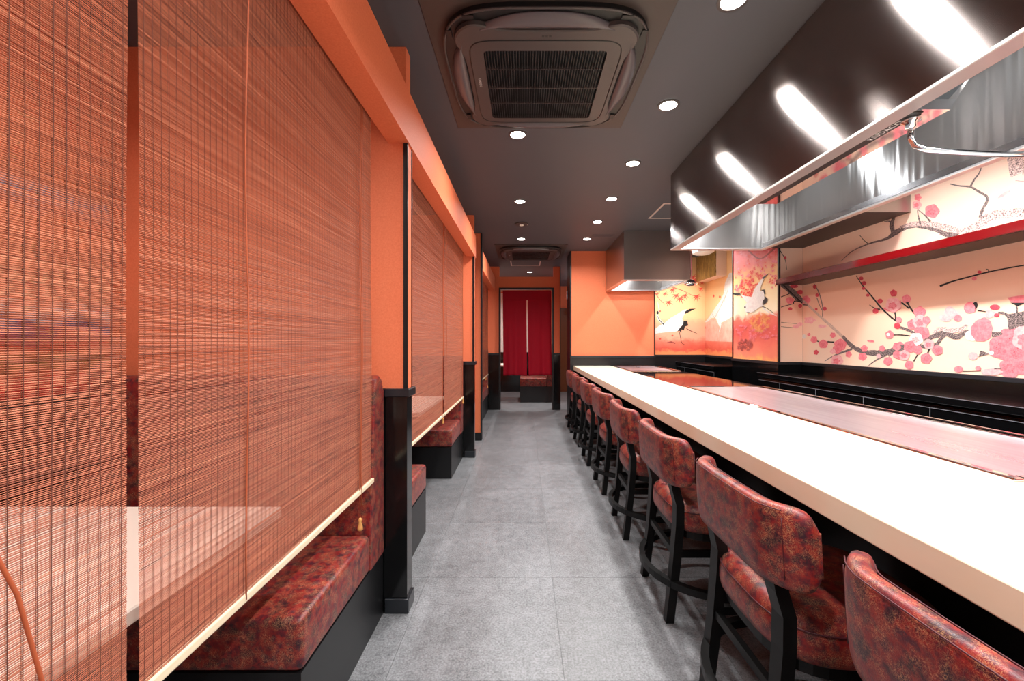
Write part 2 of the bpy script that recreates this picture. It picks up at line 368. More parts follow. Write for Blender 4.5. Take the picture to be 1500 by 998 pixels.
# ------------------------------------------------------------------ benches
def bench(y0, y1, back, label, x1=-.592, full=True):
    """back: +1 backrest at y1 side, -1 at y0 side"""
    t = thing('booth_bench', label, 'bench', ((XL+x1)/2, (y0+y1)/2, 0), 'upholstered booth benches')
    xa = XL+.03; bt = .155
    part('base', B(xa, x1-.004, y0+.003, y1-.002, 0, .262), M['blackmatte'], t)
    sy0, sy1 = (y0, y1-bt) if back > 0 else (y0+bt, y1)
    part('seat_cushion', B(xa, x1, sy0, sy1, .264, .408), M['fabric'], t, .018, 4, smooth=True)
    if back > 0:
        pr_ = [(y1-bt, .264), (y1-.004, .264), (y1-.004, .94), (y1-.03, .99), (y1-.065, 1.012), (y1-.095, 1.0), (y1-.105, .96), (y1-bt+.002, .42)]
    else:
        pr_ = [(y0+bt, .264), (y0+.004, .264), (y0+.004, .94), (y0+.03, .99), (y0+.065, 1.012), (y0+.095, 1.0), (y0+.105, .96), (y0+bt-.002, .42)]
    part('backrest', G().prism(pr_, 'x', xa, x1+.002), M['fabric'], t, .006, 2)
    return t
bench(1.10, 1.742, 1, 'red and gold patterned booth bench in front of the nearest black partition')
bench(1.828, 2.50, -1, 'patterned booth bench just behind the nearest black partition')
bench(3.45, 4.08, 1, 'patterned booth bench on a black base below the second pair of blinds', x1=-.605)
bench(5.95, 6.88, 1, 'patterned booth bench in the farthest left booth', x1=-.60)
def table(y0, y1, label, x1=-.66):
    t = thing('booth_table', label, 'table', (-1.2, (y0+y1)/2, 0), 'booth tables')
    part('tabletop', B(-1.70, x1, y0, y1, .672, .70), M['wood'], t, .003, 1)
    part('pedestal', B(-1.25, -1.17, (y0+y1)/2-.04, (y0+y1)/2+.04, .015, .672), M['blackmatte'], t)
    part('foot', B(-1.5, -.95, (y0+y1)/2-.2, (y0+y1)/2+.2, 0, .015), M['blackmatte'], t, .003, 1)
table(.25, 1.125, 'pale booth table glimpsed through the nearest blinds')
table(2.60, 3.38, 'pale booth table behind the second pair of blinds')
table(4.98, 5.72, 'pale booth table in the farthest left booth')

# ------------------------------------------------------------------ bamboo blinds
def blind(y0, y1, label, cords, ztop=2.16, zbot=.605, x=-.592, seg=9, seed=1, edge_wave=.0015):
    rnd = random.Random(seed)
    t = thing('bamboo_blind', label, 'blind', (x, (y0+y1)/2, zbot), 'bamboo roll blinds hanging along the booths')
    gs = G(); z = zbot+.012; ph = rnd.random()*6
    while z < ztop:
        pitch = .00262*(1+rnd.uniform(-.1, .1)); h = pitch*rnd.uniform(.52, .84)/2
        a = y0+rnd.uniform(-1, 1)*.0002+edge_wave*math.sin(z*7+ph); b = y1+rnd.uniform(-1, 1)*.0004+edge_wave*math.sin(z*6+ph*2)
        w1, w2 = rnd.uniform(0, 6), rnd.uniform(2, 6); amp = .00045*rnd.random(); vs = []; th = .0007
        for k in range(seg+1):
            yy = a+(b-a)*k/seg; dz = amp*math.sin(w1+yy*w2*2); dx = .0022*math.sin(yy*5+ph)+.0015*math.sin(z*4+ph)
            vs += [(x+dx-th, yy, z+dz), (x+dx, yy, z+dz-h), (x+dx+th, yy, z+dz), (x+dx, yy, z+dz+h)]
        fs = [(4*k+q, 4*k+(q+1) % 4, 4*k+4+(q+1) % 4, 4*k+4+q) for k in range(seg) for q in range(4)]
        gs.add(vs, fs+[(3, 2, 1, 0), (4*seg, 4*seg+1, 4*seg+2, 4*seg+3)]); z += pitch
    part('slats', gs, M['slat'], t, kind='stuff')
    gt = G(); yy = y0+.009
    while yy < y1-.004:
        dx = .0022*math.sin(yy*5+ph); n = 6
        for sx in (1, -1):
            vs = []
            for k in range(n+1):
                zz = zbot+.01+(ztop-zbot-.01)*k/n; ddx = .0015*math.sin(zz*4+ph); X_ = x+dx+ddx+sx*.0011
                vs += [(X_, yy-.00055, zz), (X_, yy+.00055, zz)]
            gt.add(vs, [(2*k, 2*k+1, 2*k+3, 2*k+2) for k in range(n)])
        yy += .0150
    part('threads', gt, M['thread'], t, kind='stuff')
    part('bottom_rail', B(x-.007, x+.007, y0-.006, y1+.012, zbot-.006, zbot+.012), M['rail'], t, .003, 2)
    part('head_rail', B(x-.012, x-.001+.006, y0, y1, ztop, ztop+.03), M['rail'], t)
    for (cy, zb, tas) in cords:
        pts = [(x+.007+.002*math.sin(k*.9), cy+.003*math.sin(k*.7+cy), ztop-.05-(ztop-.05-zb)*k/14) for k in range(15)]
        part('cord', G().tube(pts, .0016, 6), M['cord'], t, smooth=True)
        if tas:
            px, py, _ = pts[-1]
            prof = [(.0035, 0), (.0065, -.008), (.005, -.014), (.0045, -.017), (.009, -.034), (.0095, -.042), (.004, -.046)]
            part('tassel', G().tube([(px, py, zb-dz_*-1) for r_, dz_ in prof], 0, 10, rs=[r_ for r_, _ in prof]), M['tassel'], t, smooth=True)
    return t
blind(-.42, .617, 'leftmost bamboo blind, cut off by the left edge, mural showing through it', [], seed=3)
lc = thing('blind_cord', 'loose orange pull cord hanging at the lower left edge', 'cord', (-.57, .45, .6))
part('cord', G().tube([(-.578, .395, 1.62), (-.580, .40, 1.3), (-.578, .42, 1.06), (-.572, .449, .9125), (-.57, .464, .866), (-.57, .477, .803), (-.57, .4905, .7365), (-.571, .50, .68), (-.573, .505, .60)], .0022, 8), M['cord'], lc, smooth=True)
blind(.632, 1.60, 'largest bamboo blind, hanging over the nearest bench, with an orange tassel', [(.872, .606, False), (1.475, .52, True), (1.487, .56, False)], seed=5)
blind(1.90, 3.02, 'bamboo blind just past the nearest black partition', [(2.97, .60, True)], seed=8)
blind(3.06, 3.99, 'bamboo blind nearer the doorway of the second pair, by the black partition', [(3.10, .62, False), (3.93, .60, True)], seed=11)
blind(4.93, 6.72, 'farthest bamboo blind, seen edge-on near the red curtain', [(6.3, .6, True), (6.6, .45, True)], seed=14, seg=5)

# ------------------------------------------------------------------ counter
ct = thing('bar_counter', 'long cream topped dining counter with built-in griddles on the right', 'counter', (1.2, 2.5, 0))
YC0 = -.9
part('countertop', B(.68, 1.187, YC0, 5.713, .752, .81), M['cream'], ct, .003, 2)
part('countertop', B(1.187, 1.80, YC0, 1.0, .752, .8095), M['cream'], ct)
part('service_top', B(1.187, 1.80, 3.085, 4.685, .76, .808), M['blackgloss'], ct, label='glossy black worktop between the griddles')
part('body', G().box(1.12, 1.76, YC0+.02, 5.70, .08, .752), M['blackmatte'], ct)
part('kick_plate', B(1.15, 1.72, YC0+.03, 5.69, 0, .08), M['black'], ct)
part('service_top', B(1.187, 1.80, 5.60, 5.713, .76, .808), M['blackgloss'], ct)
part('griddle_bed', B(1.187, 1.80, 1.0, 3.085, .752, .79), M['black'], ct); part('griddle_bed', B(1.187, 1.80, 4.685, 5.60, .752, .79), M['black'], ct)
def griddle(x0, x1, y0, y1, label):
    t = thing('teppan_griddle', label, 'griddle', ((x0+x1)/2, (y0+y1)/2, .79), 'steel griddles set in the counter')
    r = .028; z1 = .817
    def rim(a, b, c, d):      # a bevelled bar
        part('rim', B(a, b, c, d, .79, z1), M['polish'], t, .005, 2)
    rim(x0, x0+r, y0, y1); rim(x1-.02, x1, y0, y1); rim(x0+r, x1-.02, y0, y0+r); rim(x0+r, x1-.02, y1-r, y1)
    part('grease_trough', B(x1-.06, x1-.02, y0+r, y1-r, .79, .797), M['steel'], t)
    part('trough_lip', B(x1-.068, x1-.06, y0+r, y1-r, .79, .8155), M['polish'], t, .002, 1)
    part('hot_plate', B(x0+r, x1-.068, y0+r, y1-r, .79, .813), M['plate'], t, .002, 1)
    return t
griddle(1.19, 1.785, 1.003, 3.08, 'large steel teppan griddle under the big hood')
griddle(1.19, 1.785, 4.69, 5.595, 'small far steel griddle under the second hood')

# ------------------------------------------------------------------ back worktop with cabinets
def cab_run(y0, y1, seams, label):
    t = thing('back_cabinet', label, 'cabinet', (2.45, (y0+y1)/2, 0), 'low black cabinets along the right wall')
    part('body', B(2.275, 2.676, y0, y1, .07, .79), M['black'], t)
    part('kick_plate', B(2.30, 2.66, y0, y1, 0, .07), M['blackmatte'], t)
    ys = [y0]+seams+[y1]
    for a, b in zip(ys[:-1], ys[1:]):
        d = part('door', B(2.253, 2.275, a+.002, b-.002, .10, .782), M['black'], t, .001, 1)
        part('edge_glint', G().box(2.2515, 2.253, a+.002, b-.002, .7795, .782).box(2.2515, 2.253, a+.002, a+.0045, .10, .7795), M['edge'], d)  # light caught on the door edges, painted as thin grey strips
    return t
cab_run(-.42, 3.97, [.03, .48, .93, 1.39, 1.84, 2.29, 2.74, 3.19, 3.64], 'low black cabinet run below the flowering branch mural')
cab_run(4.90, 6.12, [5.35, 5.8], 'short black cabinet run in the far recess')
part('back_worktop', B(2.245, 2.676, -.43, 3.98, .812, .85), M['black'], None, .002, 1, label='long glossy black shelf-like worktop on top of the low cabinets', cat='worktop')
part('back_worktop', B(2.245, 2.676, 4.895, 6.13, .812, .85), M['black'], None, .002, 1, label='short black worktop in the far recess below the mountain mural', cat='worktop')
for (a, b) in ((-.42, 3.97), (4.90, 6.12)):
    part('support_rail', B(2.29, 2.66, a, b, .79, .812), M['black'], bpy.data.objects['back_cabinet' if a < 0 else 'back_cabinet.001'])

# red shelf
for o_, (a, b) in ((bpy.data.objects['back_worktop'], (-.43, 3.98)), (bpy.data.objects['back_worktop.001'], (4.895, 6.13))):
    part('edge_glint', B(2.2438, 2.245, a, b, .848, .8505), M['edge'], o_)  # worktop edge highlight, painted as a thin grey line
sh = thing('wall_shelf', 'long red lacquered shelf on the blossom mural', 'shelf', (2.6, 1.8, 1.69))
part('board', B(2.44, 2.695, -1.2, 3.995, 1.704, 1.742), M['red'], sh, .002, 1)
part('underside', B(2.45, 2.695, -1.2, 3.99, 1.692, 1.704), M['reddark'], sh)  # painted shade below the board
part('front_lip', B(2.432, 2.442, -1.2, 3.995, 1.692, 1.745), M['red'], sh, .002, 1)
part('gold_rail', G().tube([(2.66, -1.2, 1.785), (2.66, 3.99, 1.785)], .0025, 6), M['gold'], sh)
for y in (-1.0, .6, 2.2, 3.9): part('rail_post', G().tube([(2.66, y, 1.742), (2.66, y, 1.785)], .0025, 6), M['gold'], sh)

# ------------------------------------------------------------------ hoods
def hood(x0, x1, y0, y1, zb, label, housing):
    t = thing('exhaust_hood', label, 'hood', ((x0+x1)/2, (y0+y1)/2, zb), 'stainless exhaust hoods')
    th = .004; zt = CH-.003
    if housing:
        part('front_panel', B(x0, x0+th, y0, y1, zb+.012, zt), M['hoodface'], t)
    else:
        part('front_panel', B(x0, x0+th, y0, y1, zb+.012, zt), M['steelX'], t)
    part('end_panel', B(x0+th, x1-th, y0, y0+th, zb+.012, zt), M['steelX'], t)
    part('end_panel', B(x0+th, x1-th, y1-th, y1, zb+.012, zt), M['steelX'], t)
    part('back_panel', B(x1-th, x1, y0, y1, zb+.012, zt), M['wavy'] if housing else M['steelX'], t)
    part('rim', G().box(x0-.003, x0+.055, y0-.003, y1+.003, zb, zb+.012), M['rim'], t, .002, 1)
    part('rim', G().box(x1-.035, x1+.003, y0-.003, y1+.003, zb, zb+.012), M['rim'], t, .002, 1)
    part('rim', G().box(x0+.055, x1-.035, y1-.05, y1+.003, zb, zb+.012), M['rim'], t, .002, 1)
    part('rim', G().box(x0+.055, x1-.035, y0-.003, y0+.05, zb, zb+.012), M['rim'], t, .002, 1)
    part('gutter_lip', G().box(x0+.051, x0+.055, y0+.05, y1-.05, zb+.012, zb+.04).box(x1-.035, x1-.031, y0+.05, y1-.05, zb+.012, zb+.04), M['steel'], t)
    part('inner_top', B(x0+th, x1-th, y0+th, y1-th, zt-.1, zt-.09), M['steel'], t)
    return t
hA = hood(1.10, 1.79, .10, 3.10, 1.83, 'big dark steel exhaust hood over the large griddle', True)
hs_ = part('lamp_housing', G().prism([(1.160, 1.875), (1.205, 1.868), (1.32, 1.868), (1.39, 1.975), (1.160, 2.12)], 'y', 1.285, 2.16), M['polish'], hA)
part('end_plate', G().prism([(1.163, 1.90), (1.315, 1.90), (1.385, 1.975), (1.163, 2.115)], 'y', 1.2815, 1.285), M['blackmatte'], hA)
part('end_plate', G().prism([(1.235, 1.868), (1.32, 1.868), (1.338, 1.90), (1.21, 1.90)], 'y', 1.279, 1.2845), M['chrome'], hA)
part('nameplate', B(1.208, 1.247, 1.29, 2.15, 1.8655, 1.868), M['blackmatte'], hA)
for k, y in enumerate((.7, 1.6, 2.5)):
    part('lamp_lens', G().disc((1.48, y), .035, 2.275, 2.292, 16), M['glow'], hA)
# chrome sprinkler pipe
pp = part('pipe', G().tube([(1.245, 1.33, 1.87), (1.245, 1.33, 1.80), (1.25, 1.32, 1.775), (1.275, 1.31, 1.757), (1.36, 1.28, 1.735), (1.46, 1.25, 1.715), (1.56, 1.22, 1.705), (1.66, 1.2, 1.71), (1.73, 1.19, 1.75), (1.775, 1.19, 1.84)], .0085, 12), M['chrome'], hA, smooth=True)
part('pipe_collar', G().tube([(1.245, 1.33, 1.868), (1.245, 1.33, 1.856), (1.245, 1.33, 1.850), (1.245, 1.33, 1.835)], 0, 16, rs=[.026, .026, .016, .015]), M['chrome'], hA, smooth=True)
hB = hood(1.127, 1.90, 4.67, 5.705, 1.84, 'small square exhaust hood at the far end of the counter', False)
for y in (4.95, 5.4): part('lamp_lens', G().disc((1.5, y), .035, 2.275, 2.292, 16), M['glow'], hB)
# text helper
def text(s, size, loc, rot, m, parent, name='lettering'):
    c = bpy.data.curves.new(name, 'FONT'); c.body = s; c.size = size; c.align_x = 'CENTER'; c.align_y = 'CENTER'; c.extrude = .0003
    c.materials.append(m); tmp = bpy.data.objects.new('tmp', c); me = bpy.data.meshes.new_from_object(tmp); bpy.data.objects.remove(tmp)
    o = bpy.data.objects.new(name, me); COL.objects.link(o); o.parent = parent
    o.location = Vector(loc)-wloc(parent); o.rotation_euler = rot; return o
text('KUDACO', .030, (1.2275, 1.405, 1.8650), Matrix(((0, -1, 0), (-1, 0, 0), (0, 0, -1))).to_euler(), M['textlight'], hA)

# duct box between big hood and wall
dk = thing('duct_box', 'steel duct box between the big hood and the mural wall', 'duct', (2.25, 3.4, 2.05))
part('casing', B(1.80, 2.694, 2.88, 3.99, 2.052, CH-.002), M['steelX'], dk)
part('underside', B(1.80, 2.694, 2.88, 3.99, 2.05, 2.052), M['acplate'], dk)

# gold fronted cabinet on the recess wall
gb = thing('wall_cabinet', 'gold grained cabinet high on the far recess wall', 'cabinet', (2.62, 5.8, 2.0))
part('case', B(2.56, 2.694, 5.50, 6.13, 2.02, CH-.002), M['mural'], gb)
d = part('door', B(2.545, 2.56, 5.505, 6.12, 2.025, CH-.01), M['goldwood'], gb, .002, 1)
part('handle', B(2.54, 2.545, 6.03, 6.05, 2.14, 2.2), M['chrome'], d)
# round ceiling lamp near it
cl = thing('ceiling_lamp', 'white round dome lamp under the ceiling by the gold cabinet', 'lamp', (2.33, 5.4, CH))
part('shade', G().tube([(2.33, 5.4, CH-.001), (2.33, 5.4, CH-.05), (2.33, 5.4, CH-.09), (2.33, 5.4, CH-.115), (2.33, 5.4, CH-.12)], 0, 28, rs=[.12, .15, .14, .09, .01]), M['white'], cl, smooth=True)
part('base', G().disc((2.33, 5.4), .09, CH-.02, CH-.0005), M['chrome'], cl)
# chrome extract valve hanging beside the small hood
cv = thing('ceiling_fixture', 'small round chrome fixture beside the far hood', 'fixture', (1.88, 4.9, 1.74))
cx, cy = 1.845, 4.58
part('stem', G().tube([(cx, cy, CH-.001), (cx, cy, 1.83)], .006, 8), M['chrome'], cv)
part('dish', G().tube([(cx, cy, 1.835), (cx, cy, 1.815), (cx, cy, 1.79), (cx, cy, 1.772), (cx, cy, 1.76)], 0, 20, rs=[.012, .045, .072, .06, .03]), M['chrome'], cv, smooth=True)
cv.location = (0, 0, 0)
for ch in cv.children: ch.location = (0, 0, 0)
for ch in cv.children:
    for v in ch.data.vertices: v.co += Vector((1.88, 4.9, 1.74))

# ------------------------------------------------------------------ bar stools
def superring(n, a, b, e):
    r = []
    for i in range(n):
        t_ = 2*PI*i/n; c_, s_ = math.cos(t_), math.sin(t_)
        r.append((a*math.copysign(abs(c_)**(2/e), c_), b*math.copysign(abs(s_)**(2/e), s_)))
    return r
def make_stool(label):
    t = thing('bar_stool', label, 'stool', (0, 0, 0), 'bar stools along the counter')
    # seat
    gs = G(); n = 40
    prof = [(.05, .487), (.6, .490), (.86, .482), (.95, .470), (.985, .452), (1.0, .43), (1.0, .40), (.985, .382), (.94, .372), (.5, .370)]
    vs = []
    for s_, z in prof:
        vs += [(x*s_+.02, y*s_, z) for x, y in superring(n, .23, .225, 3.4)]
    fs = [(r*n+k, r*n+(k+1) % n, (r+1)*n+(k+1) % n, (r+1)*n+k) for r in range(len(prof)-1) for k in range(n)]
    fs += [tuple(range(n-1, -1, -1)), tuple((len(prof)-1)*n+k for k in range(n))]
    seat = part('seat', gs.add(vs, fs), M['fabric'], t, smooth=True)
    part('seat_piping', G().tube([(x*.99+.02, y*.99, .455) for x, y in superring(48, .23, .225, 3.4)], .0022, 6, closed=True), M['piping'], seat, smooth=True)
    part('seat_frame', G().tube([(x*.86+.02, y*.86, .358) for x, y in superring(32, .23, .225, 3.6)], 0, 4, closed=True, flat=(.014, .016)), M['legwood'], t)
    # backrest: curved pad
    def cx(y): a = abs(y)/.25; return -.238+.010*a**2+.074*max(0, (a-.58)/.42)**2.0
    HC = .664
    def hh_(u): return .099*max(.52, (1-min(.99999, abs(u))**30)**.5)
    gb_ = G(); NU, NV = 36, 22; vs = []
    for i in range(NU+1):
        u = math.sin(PI/2*(-1+2*i/NU)*.985); y = .25*u; hh = hh_(u); tt = .024*max(.35, (1-min(.9999, abs(u))**22)**.5)
        dy = .002; tx = (cx(y+dy)-cx(y-dy))/(2*dy); nrm = Vector((1, -tx, 0)).normalized()
        for (p_, q_) in superring(NV, tt, hh, 3.6):
            vs.append((cx(y)+nrm.x*p_-.06*q_, y+nrm.y*p_, HC+q_))
    fs = [(r*NV+k, r*NV+(k+1) % NV, (r+1)*NV+(k+1) % NV, (r+1)*NV+k) for r in range(NU) for k in range(NV)]
    fs += [tuple(range(NV-1, -1, -1)), tuple(NU*NV+k for k in range(NV))]
    back = part('backrest', gb_.add(vs, fs), M['fabric'], t, smooth=True)
    for off in (-.0212, .0212):
        pts = []
        for i in range(25):
            y = -.205+.410*i/24
            tx = (cx(y+.002)-cx(y-.002))/.004; nr = Vector((1, -tx, 0)).normalized(); q_ = hh_(y/.25)*.925
            pts.append((cx(y)+nr.x*off-.06*q_, y+nr.y*off, HC+q_))
        part('back_piping', G().tube(pts, .0014, 6), M['piping'], back, smooth=True)
    for y in (-.205, .205):
        tx = (cx(y+.002)-cx(y-.002))/.004; nr = Vector((1, -tx, 0)).normalized()
        pts = [(cx(y)-nr.x*.0238-.06*q_, y-nr.y*.0238, HC+q_) for q_ in (-.07, -.04, 0, .04, .075)]
        part('back_seam', G().tube(pts, .0010, 6), M['piping'], back, smooth=True)
    # legs
    for sy in (-1, 1):
        y = .165*sy
        pts = [(-.20, y*.93, .63), (-.205, y*.93, .58), (-.200, y*.95, .54), (-.185, y*.98, .48), (-.188, y, .40), (-.20, y, .25), (-.228, y*1.02, 0)]
        gl = G(); hw = [.020, .021, .022, .023, .023, .021, .016]; vs = []
        for (x, yy, z), w_ in zip(pts, hw):
            vs += [(x-.016, yy-w_, z), (x+.018, yy-w_, z), (x+.018, yy+w_, z), (x-.016, yy+w_, z)]
        fs = [(4*k+q, 4*k+(q+1) % 4, 4*k+4+(q+1) % 4, 4*k+4+q) for k in range(6) for q in range(4)]
        part('leg', gl.add(vs, fs+[(3, 2, 1, 0), (24, 25, 26, 27)]), M['legwood'], t)
        pts = [(.19, y*.95, .37), (.205, y, .2), (.228, y*1.02, 0)]; vs = []
        for x, yy, z in pts: vs += [(x-.016, yy-.018, z), (x+.016, yy-.018, z), (x+.016, yy+.018, z), (x-.016, yy+.018, z)]
        part('leg', G().add(vs, [(4*k+q, 4*k+(q+1) % 4, 4*k+4+(q+1) % 4, 4*k+4+q) for k in range(2) for q in range(4)]+[(3, 2, 1, 0), (8, 9, 10, 11)]), M['legwood'], t)
        part('stretcher', B(-.19, .20, y-.009, y+.009, .262, .288), M['legwood'], t)
    part('stretcher', B(-.208, -.19, -.15, .15, .262, .288), M['legwood'], t)
    part('foot_ring', G().tube([(.279*math.cos(2*PI*i/48), .279*math.sin(2*PI*i/48), .16) for i in range(48)], 0, 4, closed=True, flat=(.012, .014)), M['legwood'], t)
    return t
ordn = ['nearest bar stool, cut off at the bottom right corner', 'second bar stool from the camera, its whole curved back in view', 'third bar stool from the camera at the counter', 'fourth bar stool from the camera at the counter',
        'fifth bar stool from the camera at the counter', 'sixth bar stool from the camera at the counter', 'second farthest bar stool, one before the wall end', 'farthest bar stool, next to the orange back wall']
st0 = make_stool(ordn[0])
ys = [.545, 1.185, 1.865, 2.56, 3.27, 3.98, 4.68, 5.36]; rz = [.03, .02, .0, -.02, .02, 0, .03, 0]; xs = [.822, .822, .82, .818, .82, .818, .82, .818]
for i, y in enumerate(ys):
    o = st0 if i == 0 else copy_tree(st0)
    o.location = (xs[i], y, 0); o.rotation_euler = (0, 0, rz[i]); o['label'] = ordn[i]

# ------------------------------------------------------------------ ceiling items
def make_ac(cx_, cy_, label):
    t = thing('ceiling_air_conditioner', label, 'air conditioner', (cx_, cy_, CH), 'ceiling cassette air conditioners')
    a = .475; part('mounting_plate', B(cx_-a, cx_+a, cy_-a, cy_+a, CH-.007, CH-.0005), M['acplate'], t, .002, 1)
    ring = [(cx_+x, cy_+y) for x, y in superring(64, .425, .425, 4.2)]
    part('frame', G().prism(ring, 'z', CH-.03, CH-.007), M['acblack'], t, smooth=False)
    part('frame_edge', G().tube([(x, y, CH-.03) for x, y in ring], .005, 6, closed=True), M['acpanel'], t, smooth=True)
    # cover with waisted sides and a square opening
    n = 96; outer = []
    for x, y in superring(n, .395, .395, 4.6):
        if abs(x) > abs(y): x -= math.copysign(.058*math.exp(-(abs(y)/.25)**6), x)
        else: y -= math.copysign(.058*math.exp(-(abs(x)/.25)**6), y)
        outer.append((cx_+x, cy_+y))
    ih = .258
    inner = []
    for x, y in superring(n, ih, ih, 30): inner.append((cx_+x, cy_+.03+y))
    z0, z1 = CH-.05, CH-.03; vs = [(x, y, z1) for x, y in outer]+[(x, y, z0+.004) for x, y in outer]+[(cx_+(x-cx_)*.985, cy_+(y-cy_)*.985, z0) for x, y in outer]+[(x, y, z0) for x, y in inner]+[(x, y, z1) for x, y in inner]
    fs = [(r*n+k, r*n+(k+1) % n, (r+1)*n+(k+1) % n, (r+1)*n+k) for r in range(4) for k in range(n)]
    part('cover', G().add(vs, fs), M['acpanel'], t)
    part('hatch_seam', G().tube([(cx_+x, cy_+.02+y, z0) for x, y in superring(64, .318, .308, 9)], .0025, 5, closed=True), M['acblack'], t)
    gf = G(); k = 0; x = cx_-ih+.006
    while x < cx_+ih-.004:
        gf.box(x, x+.0022, cy_+.03-ih, cy_+.03+ih, z0+.001, z0+.012); x += .0118
    part('grille_fins', gf, M['acfin'], t, kind='stuff')
    for q in (-.14, -.005, .12): part('grille_bar', B(cx_-ih, cx_+ih, cy_+.03+q, cy_+.03+q+.003, z0+.0005, z0+.010), M['acpanel'], t)
    part('filter_mesh', B(cx_-ih, cx_+ih, cy_+.03-ih, cy_+.03+ih, z0+.018, z0+.0195), M['dark'], t)
    for ang in range(4):
        gfl = G(); pts_o = []; pts_i = []; N = 16
        for i in range(N+1):
            s_ = -1+2*i/N; l = .262*s_; o_ = .343+.068*(1-abs(s_)**2.6); pts_o.append((l, o_)); pts_i.append((l, .343))
        ca, sa = math.cos(ang*PI/2), math.sin(ang*PI/2); R = lambda l, o_, z: (cx_+o_*ca-l*sa, cy_+o_*sa+l*ca, z); vs = []
        for (l, o_) in pts_o:
            w_ = o_-.343; vs += [R(l, .343, CH-.044), R(l, .343+w_*.35, CH-.0535), R(l, .343+w_*.7, CH-.05), R(l, .343+w_, CH-.036), R(l, .343+w_, CH-.030), R(l, .343, CH-.030)]
        fs = [(6*i+q, 6*i+(q+1) % 6, 6*i+6+(q+1) % 6, 6*i+6+q) for i in range(N) for q in range(6)]
        part('flap', gfl.add(vs, fs), M['acflap'], t, smooth=True)
        for q in (-1, 1):
            v8 = [R(q*.30-.022, .375, 0), R(q*.30+.022, .375, 0), R(q*.30+.022, .396, 0), R(q*.30-.022, .396, 0)]
            part('louvre_bridge', G().prism([(p[0], p[1]) for p in v8], 'z', CH-.036, CH-.029), M['acblack'], t)
    text('DAIKIN', .017, (cx_-.292, cy_-.02, z0-.0008), (PI, 0, PI/2), M['textlight'], t)
    for q in (-1, 0, 1): part('mark', B(cx_+q*.014-.005, cx_+q*.014+.005, cy_-.31-.003, cy_-.31+.003, z0-.0008, z0), M['textdark'], t)
    return t
make_ac(.088, 1.935, 'large dark ceiling air conditioner at the top of the picture')
make_ac(.088, 5.80, 'far ceiling air conditioner above the way to the red curtain')

def downlight(x, y, label, power=14, r=.045, spread=150):
    t = thing('downlight', label, 'downlight', (x, y, CH), 'recessed ceiling downlights')
    n = 24; pr_ = [(r+.012, CH-.0005), (r+.012, CH-.004), (r, CH-.006), (r-.002, CH-.002)]
    vs = [(x+rr*math.cos(2*PI*k/n), y+rr*math.sin(2*PI*k/n), z) for rr, z in pr_ for k in range(n)]
    fs = [(q*n+k, q*n+(k+1) % n, (q+1)*n+(k+1) % n, (q+1)*n+k) for q in range(3) for k in range(n)]
    part('trim_ring', G().add(vs, fs), M['acpanel'], t)
    part('lens', G().disc((x, y), r-.002, CH-.0035, CH-.0006), M['glow'], t)
    ld = bpy.data.lights.new('downlight_lamp', 'AREA'); ld.shape = 'DISK'; ld.size = r*1.8; ld.energy = power; ld.color = (1, .98, .955)
    ld.spread = math.radians(spread); lo = bpy.data.objects.new('downlight_lamp', ld); COL.objects.link(lo); lo.parent = t; lo.location = (0, 0, -.008)
    return t
DL = [(-.04, 2.495, 'downlight at the far edge of the large air conditioner'), (-.038, 3.69, 'middle downlight of the left aisle row'),
      (-.038, 5.04, 'downlight just in front of the far air conditioner'),
      (.765, 1.51, 'downlight at the top edge of the picture, nearest over the counter'), (.762, 2.185, 'second nearest downlight over the counter'),
      (.762, 2.90, 'third nearest downlight over the counter'), (.765, 3.62, 'fourth nearest downlight over the counter'),
      (.765, 4.32, 'fifth nearest downlight over the counter'), (.766, 5.04, 'farthest downlight over the counter, near the orange wall'),
      (.10, 7.46, 'downlight beyond the curtain doorway')]
for x, y, l in DL: downlight(x, y, l)
for x, y, l in ((.765, .8, 'just above the nearest stools, over the camera'), (.765, .1, 'beside the camera over the counter'), (-.04, .3, 'right over the camera'), (.765, -.6, 'behind the camera on the counter side'), (-.04, -.8, 'behind the camera on the blind side')): downlight(x, y, 'downlight '+l)
for y, l in ((.65, 'nearest'), (2.95, 'middle'), (5.6, 'farthest')): downlight(-1.15, y, 'downlight over the %s booth table behind the blinds' % l, power=15)
for y, l in ((.3, 'near'), (1.2, 'second'), (2.0, 'third'), (2.7, 'far')): downlight(1.87, y, 'downlight over the %s part of the cook aisle, hidden by the big hood' % l, power=27)
downlight(2.12, 5.35, 'added downlight brightening the far recess, hidden behind the small hood', power=34)  # unseen lamp added to brighten the far mural
downlight(-.9, 8.2, 'downlight over the room beyond the curtain', power=20)
downlight(.9, 7.6, 'downlight in the passage beside the doorway', power=22)
def inner_lamp(x, y, z, power, sx, sy, parent):
    ld = bpy.data.lights.new('hood_lamp', 'AREA'); ld.shape = 'RECTANGLE'; ld.size = sx; ld.size_y = sy; ld.energy = power; ld.color = (.9, .95, 1)
    lo = bpy.data.objects.new('hood_lamp', ld); COL.objects.link(lo); lo.parent = parent; lo.location = Vector((x, y, z))-wloc(parent)
for y in (.7, 1.6, 2.5): inner_lamp(1.48, y, 2.27, 15, .06, .06, hA)
for y in (4.95, 5.4): inner_lamp(1.5, y, 2.27, 9, .06, .06, hB)

